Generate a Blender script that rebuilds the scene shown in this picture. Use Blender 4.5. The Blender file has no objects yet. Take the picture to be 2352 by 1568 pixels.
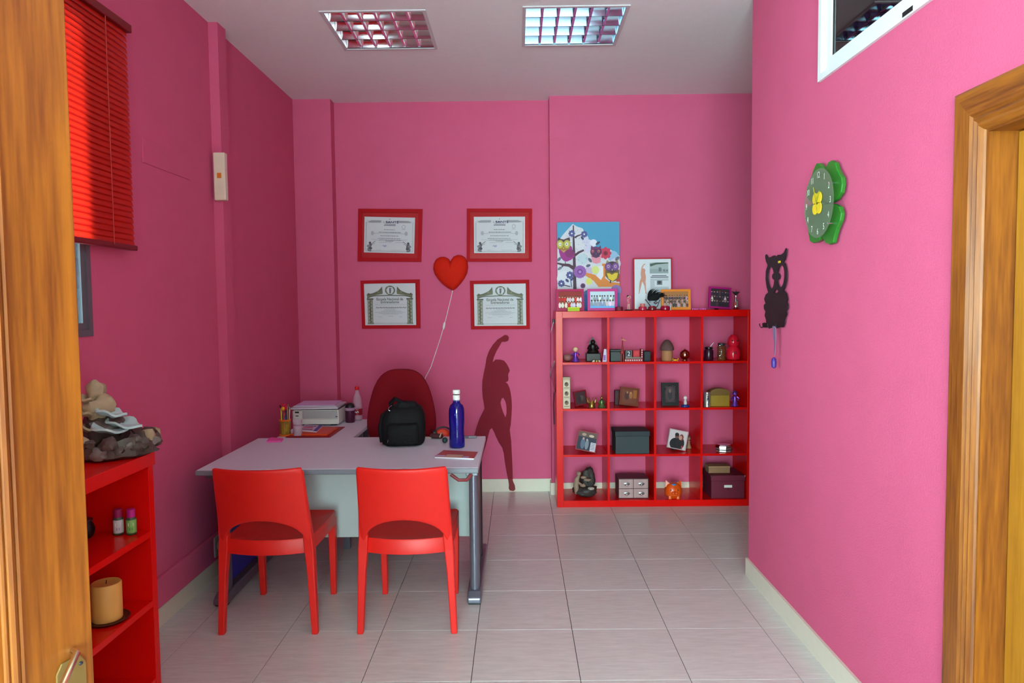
import bpy, bmesh, math, random
import numpy as np
from mathutils import Vector, Matrix, noise
from mathutils.geometry import tessellate_polygon

SC = bpy.context.scene
COL = SC.collection
random.seed(7)
PI = math.pi

# ------------------------------------------------------------------ camera
FPX, PITCH, YAW, ROLL, EYE = 1598.1, 0.0535, 0.0074, -0.0106, 1.5482
def _axes():
    d = Vector((-math.sin(YAW)*math.cos(PITCH), math.cos(YAW)*math.cos(PITCH), -math.sin(PITCH)))
    r = Vector((math.cos(YAW), math.sin(YAW), 0)); u = r.cross(d)
    c, s = math.cos(ROLL), math.sin(ROLL)
    return r*c+u*s, u*c-r*s, d
RX, UY, DZ = _axes()
cam = bpy.data.cameras.new('camera'); cam.sensor_width = 36; cam.lens = 36*FPX/2352; cam.clip_start = 0.02
co = bpy.data.objects.new('camera', cam); COL.objects.link(co)
co.matrix_world = Matrix(((RX.x, UY.x, -DZ.x, 0), (RX.y, UY.y, -DZ.y, 0), (RX.z, UY.z, -DZ.z, EYE), (0, 0, 0, 1)))
SC.camera = co
def _ray(px, py):
    return RX*((px-1176)/FPX) + UY*((784-py)/FPX) + DZ
def meas(px, py, axis, val):
    """room coordinates of a point measured on the plane axis=val"""
    d = _ray(px, py); o = Vector((0, 0, EYE)); return o + d*((val-o[axis])/d[axis])
def on_x(px, py, v): return meas(px, py, 0, v)
def on_y(px, py, v): return meas(px, py, 1, v)
def on_z(px, py, v): return meas(px, py, 2, v)

# ------------------------------------------------------------------ light and exposure
SC.view_settings.view_transform = 'Standard'; SC.view_settings.look = 'None'
SC.view_settings.gamma = 1; SC.view_settings.use_curve_mapping = False
SC.view_settings.exposure = 1.20
cy = SC.cycles; cy.use_light_tree = False; cy.max_bounces = 6; cy.diffuse_bounces = 4; cy.glossy_bounces = 3; cy.transmission_bounces = 4; cy.transparent_max_bounces = 8
cy.caustics_reflective = False; cy.caustics_refractive = False; cy.use_adaptive_sampling = True; cy.adaptive_threshold = 0.1; cy.sample_clamp_indirect = 6
w = bpy.data.worlds.new('world'); SC.world = w; w.use_nodes = True
w.node_tree.nodes['Background'].inputs[0].default_value = (0.72, 0.88, 0.95, 1)
w.node_tree.nodes['Background'].inputs[1].default_value = 3.0
def area(name, loc, tgt, sx, sy, power, col):
    l = bpy.data.lights.new(name, 'AREA'); l.shape = 'RECTANGLE'; l.size = sx; l.size_y = sy; l.energy = power; l.color = col
    o = bpy.data.objects.new(name, l); COL.objects.link(o); o.location = loc
    o.rotation_euler = (Vector(tgt)-Vector(loc)).to_track_quat('-Z', 'Y').to_euler(); return o
# daylight through the glazed shop front of the lobby behind the camera
area('daylight_front', (-1.35, -5.95, 1.6), (-0.7, 0, 1.75), 6.0, 2.7, 580, (0.63, 1.0, 0.96))
# daylight outside the office window in the left wall
area('daylight_window', (-2.45, 2.25, 1.30), (-1.5, 2.30, 1.95), 2.6, 2.0, 135, (0.62, 1.0, 0.98))
# daylight outside the second, unblinded window of the left wall
area('daylight_window_near', (-2.4, 0.98, 1.15), (-1.2, 1.15, 2.2), 1.6, 1.9, 100, (0.62, 1.0, 0.98))

# ------------------------------------------------------------------ materials
def lin(c):
    return tuple(((v/255)/12.92 if v/255 <= .04045 else (((v/255)+.055)/1.055)**2.4) for v in c)
MATS = {}
def mat(name, c, rough=.5, metal=0., spec=.5, var=.10, vs=18., bump=0., bs=120., trans=0., alpha=1., emit=None, translucent=0., coat=0., stretch=None, ior=1.45):
    if name in MATS: return MATS[name]
    m = bpy.data.materials.new(name); MATS[name] = m; m.use_nodes = True
    nt = m.node_tree; N = nt.nodes; L = nt.links; b = N['Principled BSDF']
    c = lin(c)
    tc = N.new('ShaderNodeTexCoord'); src = tc.outputs['Object']
    if stretch:
        mp = N.new('ShaderNodeMapping'); mp.inputs['Scale'].default_value = stretch; L.new(src, mp.inputs[0]); src = mp.outputs[0]
    if var > 0:
        n = N.new('ShaderNodeTexNoise'); n.inputs['Scale'].default_value = vs; n.inputs['Detail'].default_value = 3; L.new(src, n.inputs['Vector'])
        mx = N.new('ShaderNodeMix'); mx.data_type = 'RGBA'
        mx.inputs[6].default_value = (*[v*(1-var) for v in c], 1); mx.inputs[7].default_value = (*[min(1, v*(1+var)) for v in c], 1)
        L.new(n.outputs['Fac'], mx.inputs[0]); L.new(mx.outputs[2], b.inputs['Base Color'])
    else: b.inputs['Base Color'].default_value = (*c, 1)
    b.inputs['Roughness'].default_value = rough; b.inputs['Metallic'].default_value = metal; b.inputs['Specular IOR Level'].default_value = spec
    b.inputs['IOR'].default_value = ior; b.inputs['Transmission Weight'].default_value = trans; b.inputs['Alpha'].default_value = alpha; b.inputs['Coat Weight'].default_value = coat
    if bump > 0:
        n2 = N.new('ShaderNodeTexNoise'); n2.inputs['Scale'].default_value = bs; n2.inputs['Detail'].default_value = 2; L.new(src, n2.inputs['Vector'])
        bp = N.new('ShaderNodeBump'); bp.inputs['Strength'].default_value = bump; bp.inputs['Distance'].default_value = .004; L.new(n2.outputs['Fac'], bp.inputs['Height']); L.new(bp.outputs[0], b.inputs['Normal'])
    if emit: b.inputs['Emission Color'].default_value = (*lin(emit[0]), 1); b.inputs['Emission Strength'].default_value = emit[1]
    if translucent > 0:
        t = N.new('ShaderNodeBsdfTranslucent'); t.inputs[0].default_value = (*c, 1)
        ms = N.new('ShaderNodeMixShader'); ms.inputs[0].default_value = translucent
        L.new(b.outputs[0], ms.inputs[1]); L.new(t.outputs[0], ms.inputs[2]); L.new(ms.outputs[0], N['Material Output'].inputs[0])
    return m
def pc(c, rough=.6):
    c = tuple(int(v) for v in c); return mat('print_%d_%d_%d' % c, c, rough, var=.04, vs=60)
def wood_mat(name, c1, c2, axis='Z', rough=.45):
    m = bpy.data.materials.new(name); MATS[name] = m; m.use_nodes = True
    nt = m.node_tree; N = nt.nodes; L = nt.links; b = N['Principled BSDF']
    tc = N.new('ShaderNodeTexCoord'); mp = N.new('ShaderNodeMapping')
    mp.inputs['Scale'].default_value = (9, 9, .55) if axis == 'Z' else (9, .55, 9)
    L.new(tc.outputs['Object'], mp.inputs[0])
    n0 = N.new('ShaderNodeTexNoise'); n0.inputs['Scale'].default_value = 1.3; n0.inputs['Detail'].default_value = 2; L.new(mp.outputs[0], n0.inputs['Vector'])
    mul = N.new('ShaderNodeMath'); mul.operation = 'MULTIPLY'; mul.inputs[1].default_value = 20; L.new(n0.outputs['Fac'], mul.inputs[0])
    sn = N.new('ShaderNodeMath'); sn.operation = 'SINE'; L.new(mul.outputs[0], sn.inputs[0])
    n1 = N.new('ShaderNodeTexNoise'); n1.inputs['Scale'].default_value = 14; n1.inputs['Detail'].default_value = 5; L.new(mp.outputs[0], n1.inputs['Vector'])
    ad = N.new('ShaderNodeMath'); ad.operation = 'MULTIPLY_ADD'; ad.inputs[1].default_value = .13; L.new(sn.outputs[0], ad.inputs[0]); L.new(n1.outputs['Fac'], ad.inputs[2])
    cr = N.new('ShaderNodeValToRGB'); cr.color_ramp.elements[0].position = .18; cr.color_ramp.elements[1].position = .74
    cr.color_ramp.elements[0].color = (*lin(c1), 1); cr.color_ramp.elements[1].color = (*lin(c2), 1)
    L.new(ad.outputs[0], cr.inputs[0]); L.new(cr.outputs[0], b.inputs['Base Color'])
    bp = N.new('ShaderNodeBump'); bp.inputs['Strength'].default_value = .12; bp.inputs['Distance'].default_value = .002; L.new(ad.outputs[0], bp.inputs['Height']); L.new(bp.outputs[0], b.inputs['Normal'])
    b.inputs['Roughness'].default_value = rough; b.inputs['Coat Weight'].default_value = .06; b.inputs['Coat Roughness'].default_value = .15
    return m
def tile_mat(name, c1, c2, rough):
    m = bpy.data.materials.new(name); MATS[name] = m; m.use_nodes = True
    nt = m.node_tree; N = nt.nodes; L = nt.links; b = N['Principled BSDF']
    tc = N.new('ShaderNodeTexCoord'); oi = N.new('ShaderNodeObjectInfo'); mp = N.new('ShaderNodeMapping'); mp.inputs['Scale'].default_value = (4, 30, 3)
    va = N.new('ShaderNodeVectorMath'); va.operation = 'ADD'; L.new(tc.outputs['Object'], va.inputs[0])
    sc = N.new('ShaderNodeMath'); sc.operation = 'MULTIPLY'; sc.inputs[1].default_value = 17; L.new(oi.outputs['Random'], sc.inputs[0]); L.new(sc.outputs[0], va.inputs[1])
    L.new(va.outputs[0], mp.inputs[0])
    n = N.new('ShaderNodeTexNoise'); n.inputs['Scale'].default_value = 2.2; n.inputs['Detail'].default_value = 6; n.inputs['Roughness'].default_value = .65; L.new(mp.outputs[0], n.inputs['Vector'])
    cr = N.new('ShaderNodeValToRGB'); cr.color_ramp.elements[0].position = .3; cr.color_ramp.elements[1].position = .7
    cr.color_ramp.elements[0].color = (*lin(c1), 1); cr.color_ramp.elements[1].color = (*lin(c2), 1)
    L.new(n.outputs['Fac'], cr.inputs[0]); L.new(cr.outputs[0], b.inputs['Base Color'])
    b.inputs['Roughness'].default_value = rough
    return m

PINK = mat('pink_wall_paint', (214, 93, 132), .75, spec=.25, var=.05, vs=6, bump=.35, bs=160)
CEIL = mat('ceiling_plaster', (240, 238, 240), .9, spec=.1, var=.03, bump=.5, bs=140)
WHITEWALL = mat('lobby_white_paint', (225, 222, 218), .8, var=.03)
TILE = tile_mat('floor_tile_ceramic', (204, 200, 197), (222, 218, 214), .27)
GROUT = mat('grout', (62, 56, 55), .9)
SKIRT = mat('skirting_tile', (222, 212, 196), .35, var=.05)
PINE = wood_mat('varnished_pine', (108, 50, 8), (160, 90, 20))
PINEH = wood_mat('varnished_pine_horizontal', (108, 50, 8), (160, 90, 20), 'Y')
PINE2 = wood_mat('varnished_pine_light', (158, 98, 18), (182, 120, 30))
WHITEALU = mat('white_aluminium', (228, 230, 232), .35, var=.02)
GREYALU = mat('grey_aluminium', (112, 112, 120), .4, metal=.5, var=.04)
def thin_glass(name, tint, ior=1.5, rough=.02):
    m = bpy.data.materials.new(name); MATS[name] = m; m.use_nodes = True; N = m.node_tree.nodes; L = m.node_tree.links
    N.remove(N['Principled BSDF']); t = N.new('ShaderNodeBsdfTransparent'); t.inputs[0].default_value = (*lin(tint), 1)
    g = N.new('ShaderNodeBsdfGlossy'); g.inputs['Roughness'].default_value = rough; f = N.new('ShaderNodeFresnel'); f.inputs[0].default_value = ior
    n = N.new('ShaderNodeTexNoise'); n.inputs['Scale'].default_value = 3; bp = N.new('ShaderNodeBump'); bp.inputs['Strength'].default_value = .02; L.new(n.outputs['Fac'], bp.inputs['Height']); L.new(bp.outputs[0], g.inputs['Normal'])
    x = N.new('ShaderNodeMixShader'); L.new(f.outputs[0], x.inputs[0]); L.new(t.outputs[0], x.inputs[1]); L.new(g.outputs[0], x.inputs[2]); L.new(x.outputs[0], N['Material Output'].inputs[0])
    return m
GLASS = thin_glass('window_glass', (246, 249, 250)); GLASS2 = thin_glass('double_glazing', (200, 205, 205), 2.0)
REDLAQ = mat('red_lacquer', (220, 13, 9), .24, spec=.22, var=.05, vs=5)
REDPLAST = mat('red_plastic', (226, 32, 24), .42, var=.04, bump=.08, bs=400)
GREYTOP = mat('grey_desk_laminate', (216, 222, 234), .5, var=.05, vs=60)
GREYEDGE = mat('grey_desk_edge', (122, 122, 132), .4, var=.03)
WHITEPAN = mat('white_panel', (206, 212, 212), .55, var=.03)
METAL = mat('steel_leg_paint', (118, 118, 132), .32, metal=.55, var=.04)
DARKMET = mat('dark_metal', (52, 50, 58), .4, metal=.4)
BLUEPL = mat('blue_plastic', (22, 30, 150), .4)
BLACK = mat('black_plastic', (16, 16, 18), .45)
CHROME = mat('chrome', (215, 215, 220), .12, metal=1., var=.02)
BRASS = mat('brass', (196, 168, 96), .28, metal=1., var=.05)
WHITE = mat('white_plastic', (232, 230, 226), .45, var=.02)
PAPER = mat('paper_white', (226, 224, 230), .7, var=.02)

# ------------------------------------------------------------------ mesh helpers
class MB:
    def __init__(s): s.v = []; s.f = []; s.m = []; s.T = Matrix.Identity(4); s.k = 0
    def at(s, loc=(0, 0, 0), rot=(0, 0, 0)):
        from mathutils import Euler
        s.T = Matrix.Translation(loc) @ Euler(rot).to_matrix().to_4x4(); return s
    def add(s, vs, fs):
        n = len(s.v); s.v += [tuple(s.T @ Vector(p)) for p in vs]
        s.f += [tuple(n+i for i in f) for f in fs]; s.m += [s.k]*len(fs); return s
    def box(s, x0, x1, y0, y1, z0, z1, b=0.):
        if b <= 0:
            vs = [(x, y, z) for z in (z0, z1) for y in (y0, y1) for x in (x0, x1)]
            return s.add(vs, [(0, 2, 3, 1), (4, 5, 7, 6), (0, 1, 5, 4), (2, 6, 7, 3), (0, 4, 6, 2), (1, 3, 7, 5)])
        bm = bmesh.new(); bmesh.ops.create_cube(bm, size=1)
        for v in bm.verts: v.co = Vector(((x0+x1)/2+v.co.x*(x1-x0), (y0+y1)/2+v.co.y*(y1-y0), (z0+z1)/2+v.co.z*(z1-z0)))
        bmesh.ops.bevel(bm, geom=bm.edges[:], offset=b, segments=2, affect='EDGES', profile=.5)
        bm.verts.index_update(); vs = [tuple(v.co) for v in bm.verts]; fs = [tuple(v.index for v in f.verts) for f in bm.faces]; bm.free()
        return s.add(vs, fs)
    def lathe(s, prof, n=20, sx=1., sy=1.):
        """profile [(r,z)...] about z"""
        vs = []; fs = []
        for r, z in prof:
            for i in range(n):
                a = 2*PI*i/n; vs.append((r*math.cos(a)*sx, r*math.sin(a)*sy, z))
        for k in range(len(prof)-1):
            for i in range(n):
                j = (i+1) % n; fs.append((k*n+i, k*n+j, (k+1)*n+j, (k+1)*n+i))
        fs.append(tuple(range(n-1, -1, -1))); fs.append(tuple((len(prof)-1)*n+i for i in range(n)))
        return s.add(vs, fs)
    def ball(s, c, r, n=14, m=9, sq=(1, 1, 1)):
        p = [(math.sin(PI*i/m)*r if 0 < i < m else r*.02, -math.cos(PI*i/m)*r) for i in range(m+1)]
        T = s.T; s.T = T @ Matrix.Translation(c) @ Matrix.Diagonal((*sq, 1)); s.lathe(p, n); s.T = T; return s
    def tube(s, pts, r, n=8, closed=False):
        pts = [Vector(p) for p in pts]; R = r if isinstance(r, (list, tuple)) else [r]*len(pts); vs = []; fs = []
        prev = None
        for i, p in enumerate(pts):
            if closed: t = pts[(i+1) % len(pts)]-pts[i-1]
            else: t = pts[min(i+1, len(pts)-1)]-pts[max(i-1, 0)]
            t.normalize()
            if prev is None: a = t.orthogonal().normalized()
            else: a = (prev-t*prev.dot(t)).normalized()
            prev = a; b = t.cross(a)
            for k in range(n):
                q = 2*PI*k/n; vs.append(tuple(p+(a*math.cos(q)+b*math.sin(q))*R[i]))
        L = len(pts)
        for i in range(L if closed else L-1):
            for k in range(n):
                k2 = (k+1) % n; i2 = (i+1) % L; fs.append((i*n+k, i*n+k2, i2*n+k2, i2*n+k))
        if not closed: fs.append(tuple(range(n-1, -1, -1))); fs.append(tuple((L-1)*n+k for k in range(n)))
        return s.add(vs, fs)
    def prism(s, outer, vec, holes=()):
        """outline of 3D points (with holes) extruded along vec"""
        loops = [[Vector(p) for p in outer]]+[[Vector(p) for p in h] for h in holes]
        flat = [p for l in loops for p in l]; n = len(flat); vec = Vector(vec)
        tris = tessellate_polygon(loops)
        vs = [tuple(p) for p in flat]+[tuple(p+vec) for p in flat]
        fs = [tuple(t) for t in tris]+[tuple(n+i for i in reversed(t)) for t in tris]
        o = 0
        for l in loops:
            for i in range(len(l)):
                j = (i+1) % len(l); fs.append((o+i, o+j, n+o+j, n+o+i))
            o += len(l)
        return s.add(vs, fs)
    def build(s, name, mats, parent=None, smooth=False, bevel=0., sub=0):
        me = bpy.data.meshes.new(name); V = [Vector(p) for p in s.v]
        lo = Vector([min(p[i] for p in V) for i in range(3)]); hi = Vector([max(p[i] for p in V) for i in range(3)])
        c = Vector(((lo.x+hi.x)/2, (lo.y+hi.y)/2, lo.z))
        me.from_pydata([tuple(p-c) for p in V], [], s.f)
        if not isinstance(mats, (list, tuple)): mats = [mats]
        for m in mats: me.materials.append(m)
        for p, k in zip(me.polygons, s.m): p.material_index = min(k, len(mats)-1)
        bm = bmesh.new(); bm.from_mesh(me); bmesh.ops.recalc_face_normals(bm, faces=bm.faces); bm.to_mesh(me); bm.free()
        o = bpy.data.objects.new(name, me); COL.objects.link(o); o.location = c
        if parent is not None: o.parent = parent
        if smooth: me.shade_smooth(); me.set_sharp_from_angle(angle=math.radians(40))
        if bevel: md = o.modifiers.new('bevel', 'BEVEL'); md.width = bevel; md.segments = 2; md.limit_method = 'ANGLE'
        if sub: md = o.modifiers.new('sub', 'SUBSURF'); md.levels = sub; md.render_levels = sub
        return o
def tag(o, label=None, cat=None, group=None, kind=None):
    if label: o['label'] = label
    if cat: o['category'] = cat
    if group: o['group'] = group
    if kind: o['kind'] = kind
    return o
def thing(name, label, cat, loc=(0, 0, 0), rz=0., group=None, rx=0., ry=0.):
    o = bpy.data.objects.new(name, None); COL.objects.link(o); o.location = loc; o.rotation_euler = (rx, ry, rz); o.empty_display_size = .05
    return tag(o, label, cat, group)
def struct(name, mb, m, parent=None, **k):
    o = mb.build(name, m, parent, **k)
    if parent is None: o['kind'] = 'structure'
    return o
def copy_tree(o, parent=None):
    c = o.copy(); COL.objects.link(c)
    if parent is not None: c.parent = parent
    for ch in list(o.children): copy_tree(ch, c)
    return c
def B(*a, **k): return MB().box(*a, **k)
def arc(cx, cy, rx, ry, a0, a1, n):
    return [(cx+rx*math.cos(a0+(a1-a0)*i/n), cy+ry*math.sin(a0+(a1-a0)*i/n)) for i in range(n+1)]

class Art:
    """flat print: coloured shapes on a sheet; fmap(x, y, layer) -> local point"""
    def __init__(s, fmap, step=6e-5): s.f = fmap; s.v = []; s.fc = []; s.mi = []; s.mats = []; s.h = 0.; s.step = step
    def _m(s, c):
        m = pc(c)
        if m not in s.mats: s.mats.append(m)
        return s.mats.index(m)
    def raw(s, pts, faces, c, h=None):
        n = len(s.v); s.v += [tuple(s.f(x, y, s.h)) for x, y in pts]; k = s._m(c)
        for f in faces: s.fc.append(tuple(n+i for i in f)); s.mi.append(k)
    def poly(s, pts, c):
        s.h += s.step
        t = tessellate_polygon([[Vector((x, y, 0)) for x, y in pts]]); s.raw(pts, t, c); return s
    def ell(s, x, y, rx, ry, c, n=18, rot=0.):
        cr, sr = math.cos(rot), math.sin(rot); s.h += s.step
        pts = [(x+rx*math.cos(2*PI*i/n)*cr-ry*math.sin(2*PI*i/n)*sr, y+rx*math.cos(2*PI*i/n)*sr+ry*math.sin(2*PI*i/n)*cr) for i in range(n)]
        s.raw(pts, [tuple(range(n))], c); return s
    def rect(s, x0, y0, x1, y1, c): s.h += s.step; s.raw([(x0, y0), (x1, y0), (x1, y1), (x0, y1)], [(0, 1, 2, 3)], c); return s
    def line(s, pts, wd, c):
        s.h += s.step; P = [Vector(p) for p in pts]; W = wd if isinstance(wd, (list, tuple)) else [wd]*len(P); L = []
        for i, p in enumerate(P):
            t = (P[min(i+1, len(P)-1)]-P[max(i-1, 0)]).normalized(); nn = Vector((-t.y, t.x))*(W[i]/2); L += [tuple(p+nn), tuple(p-nn)]
        s.raw(L, [(2*i, 2*i+1, 2*i+3, 2*i+2) for i in range(len(P)-1)], c); return s
    def text(s, txt, x, y, size, c, wide=1., align='CENTER', bold=0., shear=0.):
        cu = bpy.data.curves.new('t', 'FONT'); cu.body = txt; cu.size = 1; cu.align_x = align; cu.offset = bold; cu.shear = shear; cu.resolution_u = 2
        ob = bpy.data.objects.new('t', cu); me = ob.to_mesh(); s.h += s.step
        s.raw([(x+v.co.x*size*wide, y-v.co.y*size) for v in me.vertices], [tuple(p.vertices) for p in me.polygons], c)
        ob.to_mesh_clear(); bpy.data.objects.remove(ob); bpy.data.curves.remove(cu); return s
    def build(s, name, parent=None):
        mb = MB(); me = bpy.data.meshes.new(name); me.from_pydata(s.v, [], s.fc)
        for m in s.mats: me.materials.append(m)
        for p, k in zip(me.polygons, s.mi): p.material_index = k
        o = bpy.data.objects.new(name, me); COL.objects.link(o)
        if parent is not None: o.parent = parent
        return o

# ------------------------------------------------------------------ the room
XL, XR, YB, YP, HC = -1.76, 1.295, 5.70, 5.585, 3.185     # left wall, right wall, back wall, right pier, ceiling
XO = -5.3                                              # left side of the lobby behind the camera
XE = 2.75                                               # far side of the passage behind the right wall
T = 0.4517
floor = struct('floor', B(XO, XE, -6.1, YB+.1, -.08, -.004), GROUT)
full = None; ft = {}
for i in range(-12, 8):
    for j in range(-3, 27):
        x0 = -.2043+T*i; y1 = 4.5918+T*3-T*j; y0 = y1-T; x1 = x0+T
        a0, a1, b0, b1 = max(x0, XL if y0 > -.1 else XO), min(x1, XE), max(y0, -6.), min(y1, YB)
        if a1-a0 < .02 or b1-b0 < .02: continue
        g = .0014; key = (round(a1-a0, 3), round(b1-b0, 3))
        if key not in ft:
            t = B(a0+g, a1-g, b0+g, b1-g, -.02, 0, b=.0008).build('floor_tile', TILE, floor); ft[key] = t
        else:
            t = ft[key].copy(); COL.objects.link(t); t.location = ((a0+a1)/2, (b0+b1)/2, -.02)
        t.location -= floor.location if False else Vector((0, 0, 0)); 
for t in floor.children: t.location -= floor.location
FIT = ((-.787, 4.245), (.346, 4.22)); FH = .285                                # the two recessed light fittings
m = MB(); ys0, ys1 = 4.22-FH, 4.245+FH
m.box(XO-.1, XE+.1, -6.1, 0, HC, HC+.12); m.box(XL-.1, XE+.1, 0, ys0, HC, HC+.12); m.box(XL-.1, XE+.1, ys1, YB+.1, HC, HC+.12)
m.box(XL-.1, FIT[0][0]-FH, ys0, ys1, HC, HC+.12); m.box(FIT[0][0]+FH, FIT[1][0]-FH, ys0, ys1, HC, HC+.12); m.box(FIT[1][0]+FH, XE+.1, ys0, ys1, HC, HC+.12)
m.box(FIT[0][0]-FH, FIT[0][0]+FH, ys0, FIT[0][1]-FH, HC, HC+.12); m.box(FIT[1][0]-FH, FIT[1][0]+FH, FIT[1][1]+FH, ys1, HC, HC+.12)
struct('ceiling', m, CEIL)

# left wall with the window opening
WY0, WY1, WZ0, WZ1 = 1.62, 2.865, 1.435, 2.74; VY0, VY1, VZ0 = .45, 1.50, 1.10     # second window, nearer the camera
m = MB()
m.box(XL-.05, XL, -.1, VY0, 0, HC); m.box(XL-.05, XL, VY1, WY0, 0, HC); m.box(XL-.05, XL, VY0, VY1, 0, VZ0); m.box(XL-.05, XL, VY0, VY1, WZ1, HC); m.box(XL-.05, XL, WY1, YB+.1, 0, HC); m.box(XL-.05, XL, WY0, WY1, 0, WZ0); m.box(XL-.05, XL, WY0, WY1, WZ1, HC)
struct('wall_left', m, PINK)
struct('trim_1', B(XL, XL+.055, 4.08, 4.19, 0, HC), PINK)                     # painted conduit casing
struct('trim_2', B(XL, XL+.30, 5.59, YB, 0, HC), PINK)                        # corner pier
# painted cable trunking and skirting along the left wall
struct('trim_3', B(XL, XL+.022, 2.70, 4.08, .10, .245, b=.004), PINK)
struct('baseboard_left', B(XL, XL+.012, .1, 5.59, 0, .095), SKIRT)
m = MB().box(XL, XL+.006, 3.31, 3.78, 2.235, 2.35, b=.002); struct('trim_4', m, PINK)   # blind painted cover plate

struct('wall_back', B(XL-.1, .272, YB, YB+.12, 0, HC), PINK)
struct('wall_back_pier', B(.272, XE+.1, YP, YB+.12, 0, HC), PINK)
struct('baseboard_back', B(XL+.30, .272, YB-.012, YB, 0, .105), SKIRT)
struct('baseboard_pier', B(.272, XE, YP-.012, YP, 0, .098).box(.260, .272, YP-.012, YB, 0, .098), SKIRT)

# right wall: window high up, door further towards the camera
RY0, RY1, RZ0 = 1.55, 3.01, 2.472
DY0, DY1, DZ1 = 1.08, 1.942, 2.012
WT = .11
m = MB()
m.box(XR, XR+WT, RY1, 3.87, 0, HC); m.box(XR, XR+WT, DY1, RY1, 0, RZ0); m.box(XR, XR+WT, DY0, DY1, DZ1, RZ0)
m.box(XR, XR+WT, -.1, DY0, 0, HC); m.box(XR, XR+WT, DY0, RY0, RZ0, HC); m.box(XR, XR+WT, RY0, RY1, 3.06, HC)
struct('wall_right', m, PINK)
struct('wall_passage', B(XR+WT, XE, 3.76, 3.87, 0, HC), PINK)
struct('wall_far_right', B(XE, XE+.1, -6.1, YB+.1, 0, HC), WHITEWALL)
struct('wall_side_room', B(XR+WT, XE, -.1, .02, 0, HC), WHITEWALL)
struct('baseboard_right', B(XR-.013, XR, 2.07, 3.883, 0, .10).box(XR, XR+WT, 3.87, 3.883, 0, .10), SKIRT)
# front wall with the wide opening in which the camera stands, lobby behind it
struct('wall_front', B(XL, -.88, -.10, .02, 0, HC).box(.95, XR, -.10, .02, 0, HC).box(-.88, .95, -.10, .02, 2.95, HC), PINK)
struct('wall_lobby', B(XO-.1, XO, -6.1, 0, 0, HC).box(XO, XL, -.1, 0, 0, HC).box(XO, XE, -6.1, -6.0, 2.95, HC).box(2.4, XE, -6.1, -6.0, 0, 2.95).box(XO, -3.4, -6.1, -6.0, 0, 2.95).box(XO, XE, -6.1, -6.0, 0, .25), WHITEWALL)

# ------------------------------------------------------------------ left window and blind
def kid(mb, name, m, parent, **k):
    """child built in room coordinates under a parent that already has a place"""
    o = mb.build(name, m, None, **k); o.parent = parent
    o.location = parent.matrix_basis.inverted() @ o.location; return o
def side_window(name, Y0, Y1, Z0, Z1):
    wn = struct(name, MB().box(XL-.035, XL+.008, Y0, Y0+.028, Z0, Z1).box(XL-.035, XL+.008, Y1-.028, Y1, Z0, Z1).box(XL-.035, XL+.008, Y0+.028, Y1-.028, Z0, Z0+.028).box(XL-.035, XL+.008, Y0+.028, Y1-.028, Z1-.028, Z1), GREYALU)
    ym = (Y0+Y1)/2
    for a, b, xx in ((Y0+.028, ym+.02, XL-.022), (ym-.02, Y1-.028, XL-.006)):
        kid(MB().box(xx-.007, xx+.007, a, a+.028, Z0+.028, Z1-.028).box(xx-.007, xx+.007, b-.028, b, Z0+.028, Z1-.028).box(xx-.007, xx+.007, a+.028, b-.028, Z0+.028, Z0+.055).box(xx-.007, xx+.007, a+.028, b-.028, Z1-.055, Z1-.028), 'window_sash', GREYALU, wn)
        kid(B(xx-.003, xx+.003, a+.028, b-.028, Z0+.055, Z1-.055), 'pane', GLASS, wn)
side_window('window_1', WY0, WY1, WZ0, WZ1); side_window('window_3', VY0, VY1, VZ0, WZ1)
BL = mat('red_blind_slat', (226, 40, 22), .35, var=.04, translucent=.42)
BLD = mat('dark_red_rail', (120, 14, 20), .4)
bx = XL+.045
bl = thing('venetian_blind', 'red venetian blind hanging half lowered over the left window', 'blind', (bx, 2.33, 1.80))
kid(B(bx-.02, bx+.02, 1.52, 3.145, 2.765, 2.80), 'head_rail', BLD, bl, bevel=.003)
kid(B(bx-.016, bx+.016, 1.52, 3.135, 1.805, 1.828), 'bottom_rail', BLD, bl, bevel=.005)
prof = [(-.0165+.033*i/6, .0035*math.sin(PI*i/6)) for i in range(7)]
sm = MB(); vs = [(x, y, z) for y in (0, 1.60) for x, z in prof]
sm.add(vs, [(i, i+1, 8+i, 7+i) for i in range(6)]); s0 = None
nsl = 38
for i in range(nsl):
    z = 1.842+i*(2.757-1.842)/(nsl-1)
    if s0 is None:
        s0 = sm.build('slat', BL, bl); s0.rotation_euler = (0, math.radians(68), 0); s = s0
    else:
        s = s0.copy(); COL.objects.link(s)
    s.location = Vector((bx, 2.325, z))-bl.location
for yy in (1.75, 2.35, 2.95):
    kid(MB().tube([(bx+.016, yy, 1.82), (bx+.016, yy, 2.77)], .0016, 5), 'ladder_cord', mat('red_cord', (190, 60, 50), .6), bl)

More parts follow.
